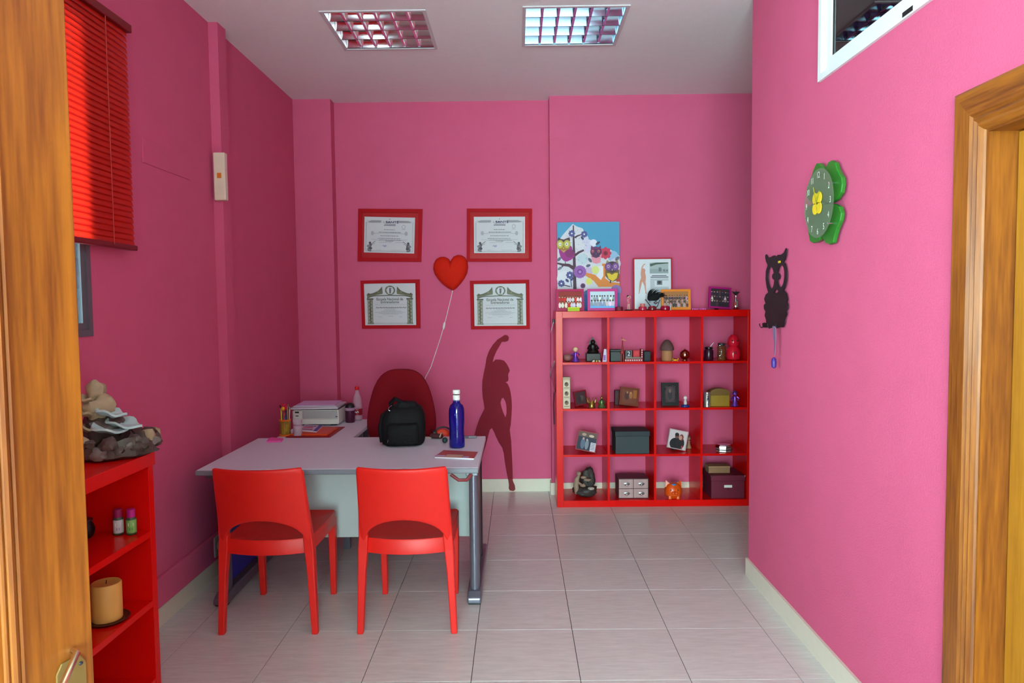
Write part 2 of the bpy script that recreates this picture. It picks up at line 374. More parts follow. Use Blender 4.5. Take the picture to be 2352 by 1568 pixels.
# ------------------------------------------------------------------ right-hand window, door and casing
w2 = struct('window_2', MB().box(XR-.012, XR+.07, RY1-.028, RY1, RZ0, 3.06).box(XR-.012, XR+.07, RY0, RY0+.028, RZ0, 3.06).box(XR-.012, XR+.07, RY0+.028, RY1-.028, RZ0, RZ0+.028).box(XR-.012, XR+.07, RY0+.028, RY1-.028, 3.03, 3.06), WHITEALU)
for a, b, xx in ((2.25, RY1-.03, XR+.018), (RY0+.03, 2.31, XR+.048)):
    kid(MB().box(xx-.012, xx+.012, b-.05, b, RZ0+.03, 3.03).box(xx-.012, xx+.012, a, a+.05, RZ0+.03, 3.03).box(xx-.012, xx+.012, a+.05, b-.05, RZ0+.03, RZ0+.078).box(xx-.012, xx+.012, a+.05, b-.05, 2.985, 3.03), 'window_sash', WHITEALU, w2)
    kid(B(xx-.002, xx+.002, a+.05, b-.05, RZ0+.078, 2.985), 'pane', GLASS2, w2)
    kid(B(xx-.004, xx+.008, b-.056, b-.05, RZ0+.078, 2.985), 'gasket', BLACK, w2)
kid(B(XR-.013, XR-.010, 2.30, 2.36, RZ0+.006, RZ0+.022), 'latch', BLACK, w2)

d2 = struct('door_2', B(XR+.078, XR+.108, DY0+.008, DY1-.010, .005, DZ1-.010), PINE2)
prof = [(0, 0), (.014, 0), (.018, .008), (.019, .075), (.013, .084), (.019, .094), (.013, .102), (.018, .112), (.010, .124), (.004, .1265), (0, .1265)]
def casing(mb, p0, p1, inward, mitre0=0., mitre1=0.):
    """architrave on the right wall: profile (thickness, offset from outer edge)"""
    p0, p1 = Vector(p0), Vector(p1); inward = Vector(inward); t = (p1-p0).normalized(); n = len(prof); vs = []
    for (p, mt) in ((p0, mitre0), (p1, mitre1)):
        for th, off in prof: vs.append(tuple(p+inward*off+t*(mt*off)+Vector((-th, 0, 0))))
    fs = [(i, (i+1) % n, n+(i+1) % n, n+i) for i in range(n)]+[tuple(range(n)), tuple(range(2*n-1, n-1, -1))]
    return mb.add(vs, fs)
CY, CZ = 2.068, 2.138
tr = struct('trim_5', casing(MB(), (XR, CY, 0), (XR, CY, CZ), (0, -1, 0), 0, -1), PINE)
kid(casing(MB(), (XR, CY, CZ), (XR, .954, CZ), (0, 0, -1), 1, -1), 'head_casing', PINEH, tr)
kid(casing(MB(), (XR, .954, 0), (XR, .954, CZ), (0, 1, 0), 0, -1), 'side_casing', PINE, tr)
kid(B(XR-.003, XR+WT, DY1-.006, DY1, 0, DZ1), 'jamb', PINE, tr); kid(B(XR-.003, XR+WT, DY0, DY1-.006, DZ1-.006, DZ1), 'head_jamb', PINEH, tr); kid(B(XR-.003, XR+WT, DY0, DY0+.006, 0, DZ1-.006), 'jamb', PINE, tr)

# open door at the left
E0 = Vector((-.588, .930, 0)); H0 = Vector((-.865, .10, 0)); dd = (E0-H0); LW = dd.length; ang = math.atan2(dd.y, dd.x)
dl = thing('open_door', 'varnished pine door standing open at the left edge of the picture', 'door', (H0.x, H0.y, .006), ang)
P = MB(); P.box(0, LW, .0, .04, 0, 2.05)
leaf = P.build('leaf', PINE, dl, bevel=.002)
for i, (o, th) in enumerate(((.098, .007), (.108, .010), (.117, .006))):
    m = MB().tube([(LW-o, -th*.1, .12), (LW-o, -th*.1, 1.93)], th*.6, 8); m.build('panel_moulding', PINE, dl, smooth=True)
m = MB().prism([(LW-.056, 0, .86), (LW-.014, 0, .86), (LW-.014, 0, 1.066), (LW-.022, 0, 1.078), (LW-.048, 0, 1.078), (LW-.056, 0, 1.066)], (0, -.003, 0))
hp = m.build('handle_plate', mat('aged_brass_plate', (140, 112, 62), .5, metal=.4), dl, bevel=.001)
MB().tube([(LW-.030, 0, 1.088), (LW-.034, -.012, 1.087), (LW-.066, -.030, 1.070), (LW-.078, -.034, 1.058), (LW-.080, -.034, 1.035), (LW-.080, -.034, .965)], [.0045, .0045, .0045, .0055, .0055, .005], 10).build('lever', mat('pale_brass', (226, 216, 176), .2, metal=1.), dl, smooth=True)
for z in (1.066, .875): MB().ball((LW-.022, -.003, z), .0028, 8, 6).build('screw', DARKMET, dl)

# ------------------------------------------------------------------ ceiling light fittings
MIRROR = mat('mirror_louvre', (225, 222, 230), .10, metal=1., var=.02)
MIRRORB = mat('reflection_tinted_louvre', (178, 214, 244), .09, metal=1., var=.16, vs=3)  # blue reflections put into the metal colour as an uneven tint
WFR = mat('white_fitting_frame', (205, 200, 205), .5, var=.02)
def fitting(cx, cy, mt, label):
    r = thing('ceiling_light', label, 'ceiling light', (cx, cy, HC), 0, 'recessed louvre lights in the ceiling')
    h = FH; o = h+.012
    m = MB()
    for a in ((-o, o, -o, -h+.006), (-o, o, h-.006, o), (-o, -h+.006, -h+.006, h-.006), (h-.006, o, -h+.006, h-.006)): m.box(*a, -.006, 0)
    m.build('frame', WFR, r)
    e = h-.004
    m = MB().box(-e, e, -e, e, .095, .099)
    for a in ((-e, e, -e, -e+.003), (-e, e, e-.003, e), (-e, -e+.003, -e+.003, e-.003), (e-.003, e, -e+.003, e-.003)): m.box(*a, .001, .095)
    m.build('housing', mt, r)
    hw = h-.008; ww = 2*hw/4; n = 10
    for k in range(4):
        y0 = -hw+ww*k; vs = []
        for x in (-hw, hw):
            for i in range(n+1):
                s = -1+2*i/n; vs.append((x, y0+ww/2+s*(ww/2-.002), .004+.07*(1-abs(s)**2.2)))
        MB().add(vs, [(i, i+1, n+2+i, n+1+i) for i in range(n)]).build('reflector', mt, r, smooth=True)
        for j in range(1, 6):
            x = -hw+2*hw*j/6; pts = []
            for i in range(n+1):
                s = -1+2*i/n; pts.append((y0+ww/2+s*(ww/2-.003), .004+min(.036, .066*(1-abs(s)**2.2))))
            vs = [(x+q*.007, y, .003) for q in (-1, 1) for y, z in pts]+[(x, y, z) for y, z in pts]; L = n+1; fs = []
            for i in range(n): fs += [(i, i+1, 2*L+i+1, 2*L+i), (L+i, L+i+1, 2*L+i+1, 2*L+i), (i, i+1, L+i+1, L+i)]
            MB().add(vs, fs).build('louvre_blade', mt, r)
        MB().tube([(-hw, y0+ww/2, .062), (hw, y0+ww/2, .062)], .006, 8).build('lamp_tube', WHITE, r, smooth=True)
    return r
fitting(*FIT[0], MIRROR, 'mirrored louvre ceiling light reflecting pink walls, nearer the left wall')
fitting(*FIT[1], MIRRORB, 'louvre ceiling light with blue reflections tinted into its metal, nearer the right wall')

# ------------------------------------------------------------------ large red shelving unit
SX0, SY0, SS, SD = .2916, 5.225, 1.49, .355
OP = (SS-.1-3*.016)/4
sh = thing('shelving_unit', 'large glossy red open shelving unit of sixteen cubes against the back wall', 'shelving unit', (SX0, SY0, 0))
B(0, .05, 0, SD, 0, SS, b=.0015).build('side_panel', REDLAQ, sh); B(SS-.05, SS, 0, SD, 0, SS, b=.0015).build('side_panel', REDLAQ, sh)
B(.05, SS-.05, 0, SD, SS-.05, SS, b=.0015).build('top_panel', REDLAQ, sh); B(.05, SS-.05, 0, SD, 0, .05, b=.0015).build('bottom_panel', REDLAQ, sh)
for k in range(1, 4):
    x = .05+k*OP+(k-1)*.016; B(x, x+.016, .004, SD, .05, SS-.05).build('divider', REDLAQ, sh)
for k in range(1, 4):
    z = .05+k*OP+(k-1)*.016
    for c in range(4):
        x = .05+c*(OP+.016); B(x, x+OP, .006, SD, z, z+.016).build('shelf', REDLAQ, sh)
ROW = {4: .05, 3: .05+OP+.016, 2: .05+2*(OP+.016), 1: .05+3*(OP+.016), 0: SS}    # top of each shelf board, row 1 = upper cubes
def spot(px, row, dy):
    """place on a shelf board: measured column, row, distance behind the front edge"""
    z = ROW[row]; y = SY0+dy; py = 1160-(z/SS)*450
    return Vector((on_y(px, py, y).x, y, z))
def mm(px, y=5.35): return px*y/1600.

# ------------------------------------------------------------------ left bookcase
BX0, BX1, BY0, BY1 = XL+.004, -1.40, 1.42, 2.645
bc = thing('bookcase', 'low red bookcase under the window at the left wall', 'bookcase', (BX1, BY1, 0))
def bk(a, name): kid(B(*a, b=.0015), name, REDLAQ, bc)
bk((BX0, BX1, BY0, BY1, .948, .997), 'top_panel')
bk((BX0, BX1-.004, BY1-.045, BY1-.010, 0, .948), 'side_panel'); bk((BX0, BX1-.004, BY0, BY0+.035, 0, .948), 'side_panel')
bk((BX0, BX0+.006, BY0+.035, BY1-.045, .0, .948), 'back_panel')
bk((BX0+.006, BX1-.006, 2.02, 2.045, 0, .948), 'divider')
for z in (.675, .405, .10):
    bk((BX0+.006, BX1-.006, 2.045, BY1-.045, z, z+.025), 'shelf'); bk((BX0+.006, BX1-.006, BY0+.035, 2.02, z, z+.025), 'shelf')
bk((BX0+.006, BX1-.03, BY0+.035, BY1-.045, 0, .10), 'plinth')

# ------------------------------------------------------------------ desk and its side return
DX0, DX1, DYF, DYB = -1.605, -.200, 3.415, 4.245
dk = thing('desk', 'grey office desk with white modesty panel and steel legs', 'desk', (DX0, DYF, 0))
kid(B(DX0, DX1, DYF, DYB, .712, .740), 'desk_top', [GREYTOP], dk, bevel=.004)
kid(B(DX0-.002, DX1+.002, DYF-.012, DYF, .713, .739), 'front_edge', GREYEDGE, dk, bevel=.006)
kid(B(DX0+.06, DX1-.075, 3.86, 3.878, .245, .705), 'modesty_panel', WHITEPAN, dk)
for x, tip in ((DX1-.035, 1), (DX0+.055, -1)):
    f = MB()
    pts = [(-.40, .0), (-.40, .03), (-.36, .052), (-.25, .062), (.25, .062), (.36, .052), (.40, .03), (.40, 0)]
    f.prism([(x-.036, 3.905+a, z+.008) for a, z in pts], (.072, 0, 0)); kid(f, 'foot', METAL, dk, bevel=.010)
    kid(B(x-.03, x+.03, 3.52, 3.56, 0, .008), 'floor_glide', BLACK, dk); kid(B(x-.03, x+.03, 4.25, 4.29, 0, .008), 'floor_glide', BLACK, dk)
    c = MB().prism([(x+.026*math.cos(a)*1.0, 3.60+.042*math.sin(a), .055) for a in [2*PI*i/16 for i in range(16)]], (0, 0, .635)); kid(c, 'column', METAL, dk, smooth=True)
    c = MB().prism([(x+.020*math.cos(a), 4.05+.035*math.sin(a), .065) for a in [2*PI*i/16 for i in range(16)]], (0, 0, .62)); kid(c, 'column', DARKMET, dk, smooth=True)
    kid(B(x-.012, x+.012, 3.64, 4.02, .09, .66), 'cable_panel', BLUEPL if tip < 0 else DARKMET, dk)
    kid(B(x-.03, x+.03, 3.46, 4.20, .686, .711), 'top_beam', GREYALU, dk, bevel=.004)
kid(B(DX0+.08, DX1-.06, 3.62, 3.66, .675, .709), 'cross_beam', GREYALU, dk)
kid(MB().tube([(-.34, 3.445, .70), (-.30, 3.44, .672), (-.26, 3.44, .672), (-.235, 3.445, .70)], .009, 8), 'drawer_pull', mat('dull_red', (130, 40, 48), .5), dk, smooth=True)
rt = thing('desk_return', 'grey side desk behind the main desk carrying the printer', 'side desk', (-1.535, 4.26, 0))
kid(B(-1.535, -1.045, 4.262, 5.045, .692, .720), 'desk_top', GREYTOP, rt, bevel=.004)
kid(B(-1.52, -1.48, 4.98, 5.02, 0, .692), 'leg', METAL, rt); kid(B(-1.12, -1.08, 4.98, 5.02, 0, .692), 'leg', METAL, rt)
kid(B(-1.48, -1.12, 5.0, 5.016, .30, .692), 'modesty_panel', WHITEPAN, rt); kid(B(-1.505, -1.465, 4.36, 4.40, 0, .692), 'leg', METAL, rt); kid(B(-1.12, -1.08, 4.36, 4.40, 0, .692), 'leg', METAL, rt)

# ------------------------------------------------------------------ two red chairs
def chair(loc, rz, label):
    r = thing('plastic_chair', label, 'chair', loc, rz, 'red plastic chairs in front of the desk')
    # backrest: shell bowed towards the camera, leaning back, arched cut-out at the bottom
    nu, nv = 24, 14; vs = []
    def hw(z): return .214-(z-.46)*.030
    for v in range(nv+1):
        for u in range(nu+1):
            s = -1+2*u/nu
            zb = .452+.112*math.sqrt(max(0, 1-(s/.87)**2)) if abs(s) < .87 else .452-(abs(s)-.87)*.3
            zt = .815-.004*(1-s*s)
            z = zb+(zt-zb)*v/nv
            y = -.215-.042*(1-s*s)-(z-.44)*.24+.0
            vs.append((s*hw(z), y, z))
    fs = [(v*(nu+1)+u, v*(nu+1)+u+1, (v+1)*(nu+1)+u+1, (v+1)*(nu+1)+u) for v in range(nv) for u in range(nu)]
    o = MB().add(vs, fs).build('backrest', REDPLAST, r, smooth=True)
    md = o.modifiers.new('s', 'SOLIDIFY'); md.thickness = .020; md.offset = 0
    md = o.modifiers.new('b', 'BEVEL'); md.width = .006; md.segments = 2; md.limit_method = 'ANGLE'; md.angle_limit = math.radians(50)
    # seat with deep curved rim
    out = [(-.205, -.20), (-.212, .0), (-.212, .225), (-.20, .245), (0, .252), (.20, .245), (.212, .225), (.212, 0), (.205, -.20)]
    out += [(x, -.20-.045*(1-(x/.205)**2)) for x in [.205-.41*i/10 for i in range(1, 10)]]
    n = len(out); vs = []; fs = []
    rings = [(1., .385), (1., .450), (.985, .456), (.90, .448), (.6, .440), (.2, .437)]
    for k, z in rings: vs += [(x*k, (y-.01)*k+.01, z) for x, y in out]
    for j in range(len(rings)-1): fs += [(j*n+i, j*n+(i+1) % n, (j+1)*n+(i+1) % n, (j+1)*n+i) for i in range(n)]
    fs.append(tuple((len(rings)-1)*n+i for i in range(n)))
    vs += [(x*.93, (y-.01)*.93+.01, .385) for x, y in out]+[(x*.93, (y-.01)*.93+.01, .425) for x, y in out]; q = len(rings)*n
    fs += [(i, (i+1) % n, q+(i+1) % n, q+i) for i in range(n)]+[(q+i, q+(i+1) % n, q+n+(i+1) % n, q+n+i) for i in range(n)]+[tuple(q+n+i for i in range(n))]
    MB().add(vs, fs).build('seat', REDPLAST, r, smooth=True)
    def leg(pts, nm):      # pts: (x, y, z, half width x, half depth y)
        vs = []
        for x, y, z, a, b in pts: vs += [(x-a, y-b, z), (x+a, y-b, z), (x+a, y+b, z), (x-a, y+b, z)]
        L = len(pts); fs = [(k*4+i, k*4+(i+1) % 4, k*4+4+(i+1) % 4, k*4+4+i) for k in range(L-1) for i in range(4)]+[(3, 2, 1, 0), tuple((L-1)*4+i for i in range(4))]
        MB().add(vs, fs).build(nm, REDPLAST, r, bevel=.005)
    for s in (-1, 1):
        leg([(s*.222, -.222, 0, .0145, .016), (s*.209, -.212, .30, .018, .021), (s*.203, -.208, .40, .022, .024), (s*.198, -.215, .47, .022, .020), (s*.203, -.243, .60, .010, .015), (s*.2025, -.30, .80, .006, .008)], 'leg')
        leg([(s*.190, .232, 0, .014, .016), (s*.192, .228, .30, .018, .022), (s*.191, .222, .42, .019, .027)], 'leg')
    return r
chair((-1.192, 3.437, 0), 0, 'red plastic chair at the desk, nearer the left wall')
chair((-.533, 3.435, 0), 0, 'red plastic chair at the desk, in front of the backpack')

# ------------------------------------------------------------------ office chair behind the desk
MAROON = mat('maroon_fabric', (122, 10, 24), .85, spec=.2, var=.12, vs=40, bump=.3, bs=600)
oc = thing('office_chair', 'dark red upholstered office chair with a tall rounded back behind the desk', 'office chair', (-.80, 4.78, 0), .0)
OUT = [(1.113, 0.), (1.112, .058), (1.100, .097), (1.071, .145), (1.003, .187), (.920, .213), (.833, .232), (.755, .240), (.694, .238), (.645, .224), (.59, .185), (.555, .12), (.545, 0.)]
def oval(i):
    i %= 24; z, x = OUT[i if i <= 12 else 24-i]; return (x if i <= 12 else -x), z-.815
n = 24; vs = []; fs = []
lay = [(.90, -.040), (1., -.025), (1., .020), (.93, .045), (.6, .062), (.2, .066)]
for k, y in lay:
    for i in range(n):
        x, z = oval(i); vs.append((x*k, y-.10*(x/.245)**2*.35, .815+z*k))
for j in range(len(lay)-1): fs += [(j*n+i, j*n+(i+1) % n, (j+1)*n+(i+1) % n, (j+1)*n+i) for i in range(n)]
fs.append(tuple(range(n))); fs.append(tuple((len(lay)-1)*n+i for i in range(n)))
MB().add(vs, fs).build('backrest', MAROON, oc, smooth=True, sub=1)
m = MB().at((0, -.26, .47)); m.lathe([(.05, -.03), (.235, -.03), (.25, 0), (.24, .035), (.12, .045), (.01, .046)], 28, 1, .95); m.build('seat', MAROON, oc, smooth=True)
m = MB().tube([(0, .05, .70), (0, .09, .60), (0, .06, .45), (0, -.16, .425)], .022, 8); m.build('back_bracket', BLACK, oc, smooth=True)
m = MB().at((0, -.26, 0)); m.lathe([(.03, .08), (.03, .25), (.022, .26), (.022, .44)], 14); m.build('gas_column', DARKMET, oc, smooth=True)
for k in range(5):
    a = 2*PI*k/5+.3; c, s = math.cos(a), math.sin(a)
    MB().tube([(0, -.26, .10), (.15*c, -.26+.15*s, .092), (.28*c, -.26+.28*s, .07)], [.03, .024, .018], 8).build('star_base_arm', BLACK, oc, smooth=True)
    MB().at((.28*c, -.26+.28*s, .028), (PI/2, 0, a)).lathe([(.01, -.022), (.027, -.022), (.028, 0), (.027, .022), (.01, .022)], 14).build('caster', BLACK, oc, smooth=True)

# ------------------------------------------------------------------ framed certificates, heart, silhouette on the back wall
FRAMERED = mat('red_frame_wood', (176, 10, 26), .6, spec=.15, var=.06)
MATRED = mat('red_passepartout', (196, 26, 36), .7, var=.05)
FGLASS = thin_glass('picture_glass', (250, 250, 250), 1.05, .1)
def c4(x, y): return 790+x/4.9, 460+y/4.9
def lerp2(q, u, v):
    a = Vector(q[0])*(1-u)+Vector(q[1])*u; b = Vector(q[3])*(1-u)+Vector(q[2])*u; return a*(1-v)+b*v
INK = (96, 92, 104); NAVY = (44, 40, 92); OLIVE = (126, 124, 100); DOL = (92, 88, 74)
def draw_angels(a):
    for p in (((.03, .15), (.05, .12), (.97, .12), (.97, .96), (.04, .96), (.03, .93), (.03, .15)), ((.045, .16), (.955, .15), (.955, .945), (.045, .945), (.045, .16))): a.line(p, .006, (150, 146, 158))
    a.poly([(.07, .13), (.14, .095), (.33, .095), (.34, .135), (.3, .16), (.1, .155)], (168, 164, 172)); a.poly([(.93, .13), (.86, .095), (.67, .095), (.66, .135), (.7, .16), (.9, .155)], (168, 164, 172))
    a.rect(.34, .02, .66, .28, (226, 224, 230))
    a.text('LIFE', .445, .17, .075, (120, 112, 140), 1.1, bold=.0); a.text('SANTÉ', .55, .17, .085, NAVY, 1.0, bold=.03)
    a.poly([(.5, .04), (.515, .06), (.5, .08), (.485, .06)], (170, 160, 180)); a.rect(.40, .195, .62, .207, INK); a.rect(.385, .222, .62, .237, NAVY)
    for i in range(16): b = 2*PI*i/16; a.ell(.78+.032*math.cos(b), .265+.05*math.sin(b), .006, .009, (168, 164, 178), 6)
    a.rect(.745, .335, .815, .345, (170, 166, 178))
    for y, x0, x1, t in ((.355, .39, .61, .014), (.425, .29, .73, .016), (.525, .32, .68, .014), (.60, .27, .72, .014), (.64, .30, .74, .01), (.675, .43, .58, .012), (.71, .30, .55, .006), (.71, .62, .78, .006), (.92, .25, .34, .005), (.92, .55, .75, .005)):
        x = x0
        while x < x1:
            l = .012+.03*random.random(); a.rect(x, y-t/2, min(x+l, x1), y+t/2, (108, 104, 120)); x += l+.008
    a.line([(.15, .47), (.30, .455), (.7, .455), (.85, .47)], .008, (150, 146, 160)); a.line([(.14, .62), (.3, .655), (.7, .655), (.86, .62)], .007, (160, 156, 168))
    for sx in (0, 1):
        f = (lambda x: 1-x) if sx else (lambda x: x)
        a.ell(f(.165), .455, .03, .06, (176, 172, 184)); a.ell(f(.12), .73, .024, .034, (70, 66, 74)); a.ell(f(.125), .80, .03, .06, (98, 92, 98), rot=.3); a.ell(f(.095), .82, .035, .04, (132, 126, 132)); a.ell(f(.13), .88, .035, .045, (84, 80, 88)); a.ell(f(.09), .91, .02, .05, (120, 116, 122))
        a.line([(f(.14), .77), (f(.19), .72), (f(.225), .68)], .012, (96, 90, 98)); a.line([(f(.15), .79), (f(.215), .745)], .008, (110, 104, 112)); a.ell(f(.125), .95, .03, .02, (110, 104, 112))
    a.line([(.37, .81), (.39, .79), (.40, .82), (.43, .79), (.45, .81)], .012, (112, 96, 176)); a.line([(.40, .835), (.44, .82)], .01, (112, 96, 176))
def draw_arch(a):
    for f in (lambda x: x, lambda x: 1-x):
        a.rect(f(.065), .37, f(.165), .97, (168, 166, 148)); a.rect(f(.05), .355, f(.18), .385, DOL); a.rect(f(.055), .94, f(.175), .975, (140, 138, 118))
        for i in range(13):
            y = .41+i*.042; a.ell(f(.115+.012*(-1)**i), y, .032, .013, OLIVE, 8, .5*(-1)**i); a.ell(f(.115), y+.02, .012, .014, (74, 72, 66), 6)
        a.line([(f(.115), .60), (f(.115), .86)], .012, (66, 64, 62)); a.line([(f(.068), .38), (f(.068), .95)], .006, DOL); a.line([(f(.162), .38), (f(.162), .95)], .006, DOL)
        a.poly([(f(.05), .255), (f(.16), .235), (f(.25), .19), (f(.30), .15), (f(.355), .07), (f(.365), .20), (f(.36), .25), (f(.2), .285), (f(.07), .36), (f(.06), .30)], OLIVE)
        a.line([(f(.07), .275), (f(.2), .245), (f(.30), .19), (f(.35), .11)], .012, DOL); a.ell(f(.09), .245, .02, .015, DOL); a.ell(f(.28), .205, .02, .02, (150, 140, 110))
    a.line([(.06, .335), (.2, .295), (.5, .285), (.8, .295), (.94, .335)], .022, (112, 108, 90))
    for i in range(20): b = 2*PI*i/20; a.ell(.51+.085*math.cos(b), .165+.095*math.sin(b), .017, .02, (110+(i % 3)*14, 108+(i % 3)*14, 104), 8)
    a.rect(.465, .09, .555, .25, (226, 224, 230)); a.rect(.495, .11, .525, .235, (104, 102, 106)); a.rect(.52, .12, .54, .135, (104, 102, 106)); a.rect(.52, .165, .535, .18, (104, 102, 106))
    a.text('Escuela Nacional de', .5, .405, .092, (84, 78, 74), .70, bold=.012); a.text('Entrenadores', .5, .475, .092, (84, 78, 74), .72, bold=.012)
    a.rect(.22, .505, .80, .512, (176, 172, 170))
    x = .23
    while x < .78: l = .02+.05*random.random(); a.line([(x, .59), (x+l*.3, .565), (x+l*.6, .592), (x+l, .57)], .016, (120, 112, 122)); x += l+.012
    for y, x0, x1 in ((.615, .42, .6), (.645, .38, .62), (.665, .33, .72), (.69, .21, .8), (.715, .28, .74), (.74, .35, .66), (.785, .46, .56), (.80, .26, .34), (.80, .68, .74)):
        x = x0
        while x < x1: l = .012+.03*random.random(); a.rect(x, y-.004, min(x+l, x1), y+.004, (156, 152, 158)); x += l+.007
    a.line([(.17, .955), (.83, .955)], .006, DOL)
def certificate(outer, paper, bar, draw, label, matted):
    oq = [on_y(*c4(*p), YB-.022) for p in outer]; c = sum(oq, Vector())/4; base = Vector((c.x, YB, oq[2].z))
    r = thing('framed_certificate', label, 'picture', base, 0, 'framed certificates on the back wall')
    O = [p-base for p in oq]; cc = sum(O, Vector())/4; wd = (O[1]-O[0]).length; ht = (O[3]-O[0]).length
    I = [Vector((cc.x+(p.x-cc.x)*(1-2*bar/wd), p.y, cc.z+(p.z-cc.z)*(1-2*bar/ht))) for p in O]
    bars = [(0, 1), (1, 2), (2, 3), (3, 0)]
    for a, b in bars: MB().prism([O[a], O[b], I[b], I[a]], (0, .020, 0)).build('frame_bar', FRAMERED, r)
    MB().prism([p+Vector((0, .011, 0)) for p in I], (0, .008, 0)).build('mount_board', MATRED if matted else FRAMERED, r)
    pq = [on_y(*c4(*p), YB-.012)-base for p in paper]
    a = Art(lambda u, v, h: lerp2(pq, u, v)+Vector((0, -h, 0))); a.rect(0, 0, 1, 1, (226, 224, 230)); draw(a)
    a.build('certificate_print', r)
    MB().prism([p+Vector((0, .003, 0)) for p in I], (0, .0012, 0)).build('glass', FGLASS, r)
certificate([(160, 93), (882, 97), (868, 692), (152, 685)], [(232, 183), (800, 195), (790, 598), (225, 585)], .030, draw_angels, 'red framed angel certificate, upper one nearer the corner pier', True)
certificate([(1382, 92), (2118, 92), (2115, 690), (1380, 690)], [(1462, 185), (2038, 183), (2037, 593), (1465, 593)], .026, draw_angels, 'red framed angel certificate touching the red heart, above the arch diploma', True)
certificate([(185, 903), (850, 888), (860, 1440), (203, 1445)], [(222, 937), (803, 932), (813, 1402), (237, 1405)], .026, draw_arch, 'red framed arch diploma, lower one nearer the corner pier', False)
certificate([(1417, 905), (2085, 892), (2092, 1447), (1430, 1452)], [(1462, 943), (2045, 935), (2052, 1408), (1470, 1413)], .026, draw_arch, 'red framed arch diploma directly above the raised fist silhouette', False)

HEART = mat('orange_red_felt', (214, 34, 14), .8, spec=.2, var=.08, vs=30, bump=.3, bs=500)
hp = [(1200, 695), (1178, 655), (1130, 633), (1080, 635), (1035, 660), (1008, 710), (1003, 770), (1020, 830), (1060, 890), (1110, 945), (1165, 985), (1212, 1008), (1228, 1012), (1262, 990), (1310, 940), (1355, 880), (1385, 820), (1397, 750), (1390, 690), (1365, 645), (1325, 617), (1280, 612), (1235, 630), (1208, 665)]
hq = [on_y(*c4(*p), YB-.05) for p in hp]; hc = on_y(*c4(1200, 790), YB-.05)
ht_ = thing('heart_lamp', 'stuffed orange-red heart lamp with white cord on the back wall', 'lamp', (hc.x, YB, hc.z))
vs = []; fs = []; n = len(hq); lay = [(.95, .0), (1., -.03), (.985, -.05), (.93, -.068), (.82, -.083), (.6, -.096), (.3, -.104), (.08, -.106)]
for k, y in lay: vs += [((p.x-hc.x)*k, y-.002, (p.z-hc.z)*k) for p in hq]
for j in range(len(lay)-1): fs += [(j*n+i, j*n+(i+1) % n, (j+1)*n+(i+1) % n, (j+1)*n+i) for i in range(n)]
fs += [tuple(range(n)), tuple((len(lay)-1)*n+i for i in range(n))]
MB().add(vs, fs).build('heart_cushion', HEART, ht_, smooth=True)
cp = [on_y(x, y, YB-.012)-Vector((hc.x, YB, hc.z)) for x, y in ((1040, 664), (1036, 684), (1031.5, 702), (1025, 729), (1020, 747), (1012, 775), (1000, 812), (990, 842), (978, 865), (965, 900), (955, 940), (950, 1000))]
cd = MB().tube(cp, .0028, 6).build('power_cord', WHITE, ht_, smooth=True)
MB().tube([cp[4]+Vector((-.004, -.004, -.03)), cp[4]+Vector((-.002, -.006, -.015)), cp[4]+Vector((.003, -.006, .012)), cp[4]+Vector((.006, -.004, .026))], [.006, .010, .010, .006], 8).build('inline_switch', WHITE, ht_, smooth=True)

VINYL = mat('dark_red_acrylic', (150, 40, 52), .7, spec=.1, var=.12, vs=4, alpha=.56)
sil = [(290, 95), (320, 75), (345, 80), (358, 100), (352, 128), (325, 140), (292, 140), (270, 180), (240, 230), (215, 290), (207, 328), (235, 303), (270, 303), (310, 312), (335, 340), (355, 375), (366, 405), (352, 435), (350, 450), (354, 475), (350, 500), (326, 514), (345, 525), (365, 570), (375, 620), (382, 680), (385, 740), (380, 830), (375, 900), (365, 950), (378, 1050), (383, 1150), (388, 1250), (392, 1350), (393, 1420), (412, 1465), (416, 1500), (400, 1515), (365, 1510), (355, 1490), (358, 1460), (350, 1410), (335, 1340), (320, 1250), (310, 1170), (295, 1115), (265, 1070), (240, 1020), (220, 970), (200, 935), (182, 950), (165, 1010), (145, 1090), (118, 1180), (85, 1300), (60, 1400), (45, 1460), (30, 1505), (-20, 1512), (-12, 1490), (8, 1450), (15, 1350), (22, 1200), (38, 1010), (60, 920), (85, 850), (115, 790), (132, 755), (128, 720), (115, 650), (110, 580), (112, 500), (125, 430), (140, 360), (150, 290), (175, 220), (210, 165), (250, 120)]
hole = [(305, 655), (325, 690), (335, 740), (335, 800), (325, 838), (305, 790), (288, 740), (280, 700), (290, 665)]
c5 = lambda p: on_y(1080+p[0]/4.017, 750+p[1]/4.017, YB-.0155)
so = MB().prism([c5(p) for p in sil], (0, -.003, 0), [[c5(p) for p in hole]]).build('wall_figure_cutout', VINYL)
tag(so, 'translucent dark red silhouette of a stretching figure against the back wall', 'wall decoration')

# ------------------------------------------------------------------ things on the walls left and right
eb = thing('wall_unit', 'narrow cream unit with orange label high on the left wall', 'wall unit', (-1.704, 4.078, 2.165))
B(-.033, .033, -.042, 0, 0, .272).build('body', mat('cream_plastic', (226, 208, 186), .5), eb, bevel=.005)
B(-.012, .012, -.0435, -.042, .125, .155).build('indicator', mat('orange_label', (216, 116, 20), .5), eb)
sk = thing('wall_socket', 'pale grey socket plate on the left wall trunking', 'socket', (XL+.022, 3.92, .125))
B(0, .010, -.045, .045, 0, .115).build('plate', mat('grey_plastic_plate', (176, 166, 172), .5), sk, bevel=.003); MB().at((.0105, 0, .058), (0, PI/2, 0)).lathe([(.024, 0), (.024, .002), (.021, .002)], 18).build('socket_ring', WHITE, sk)

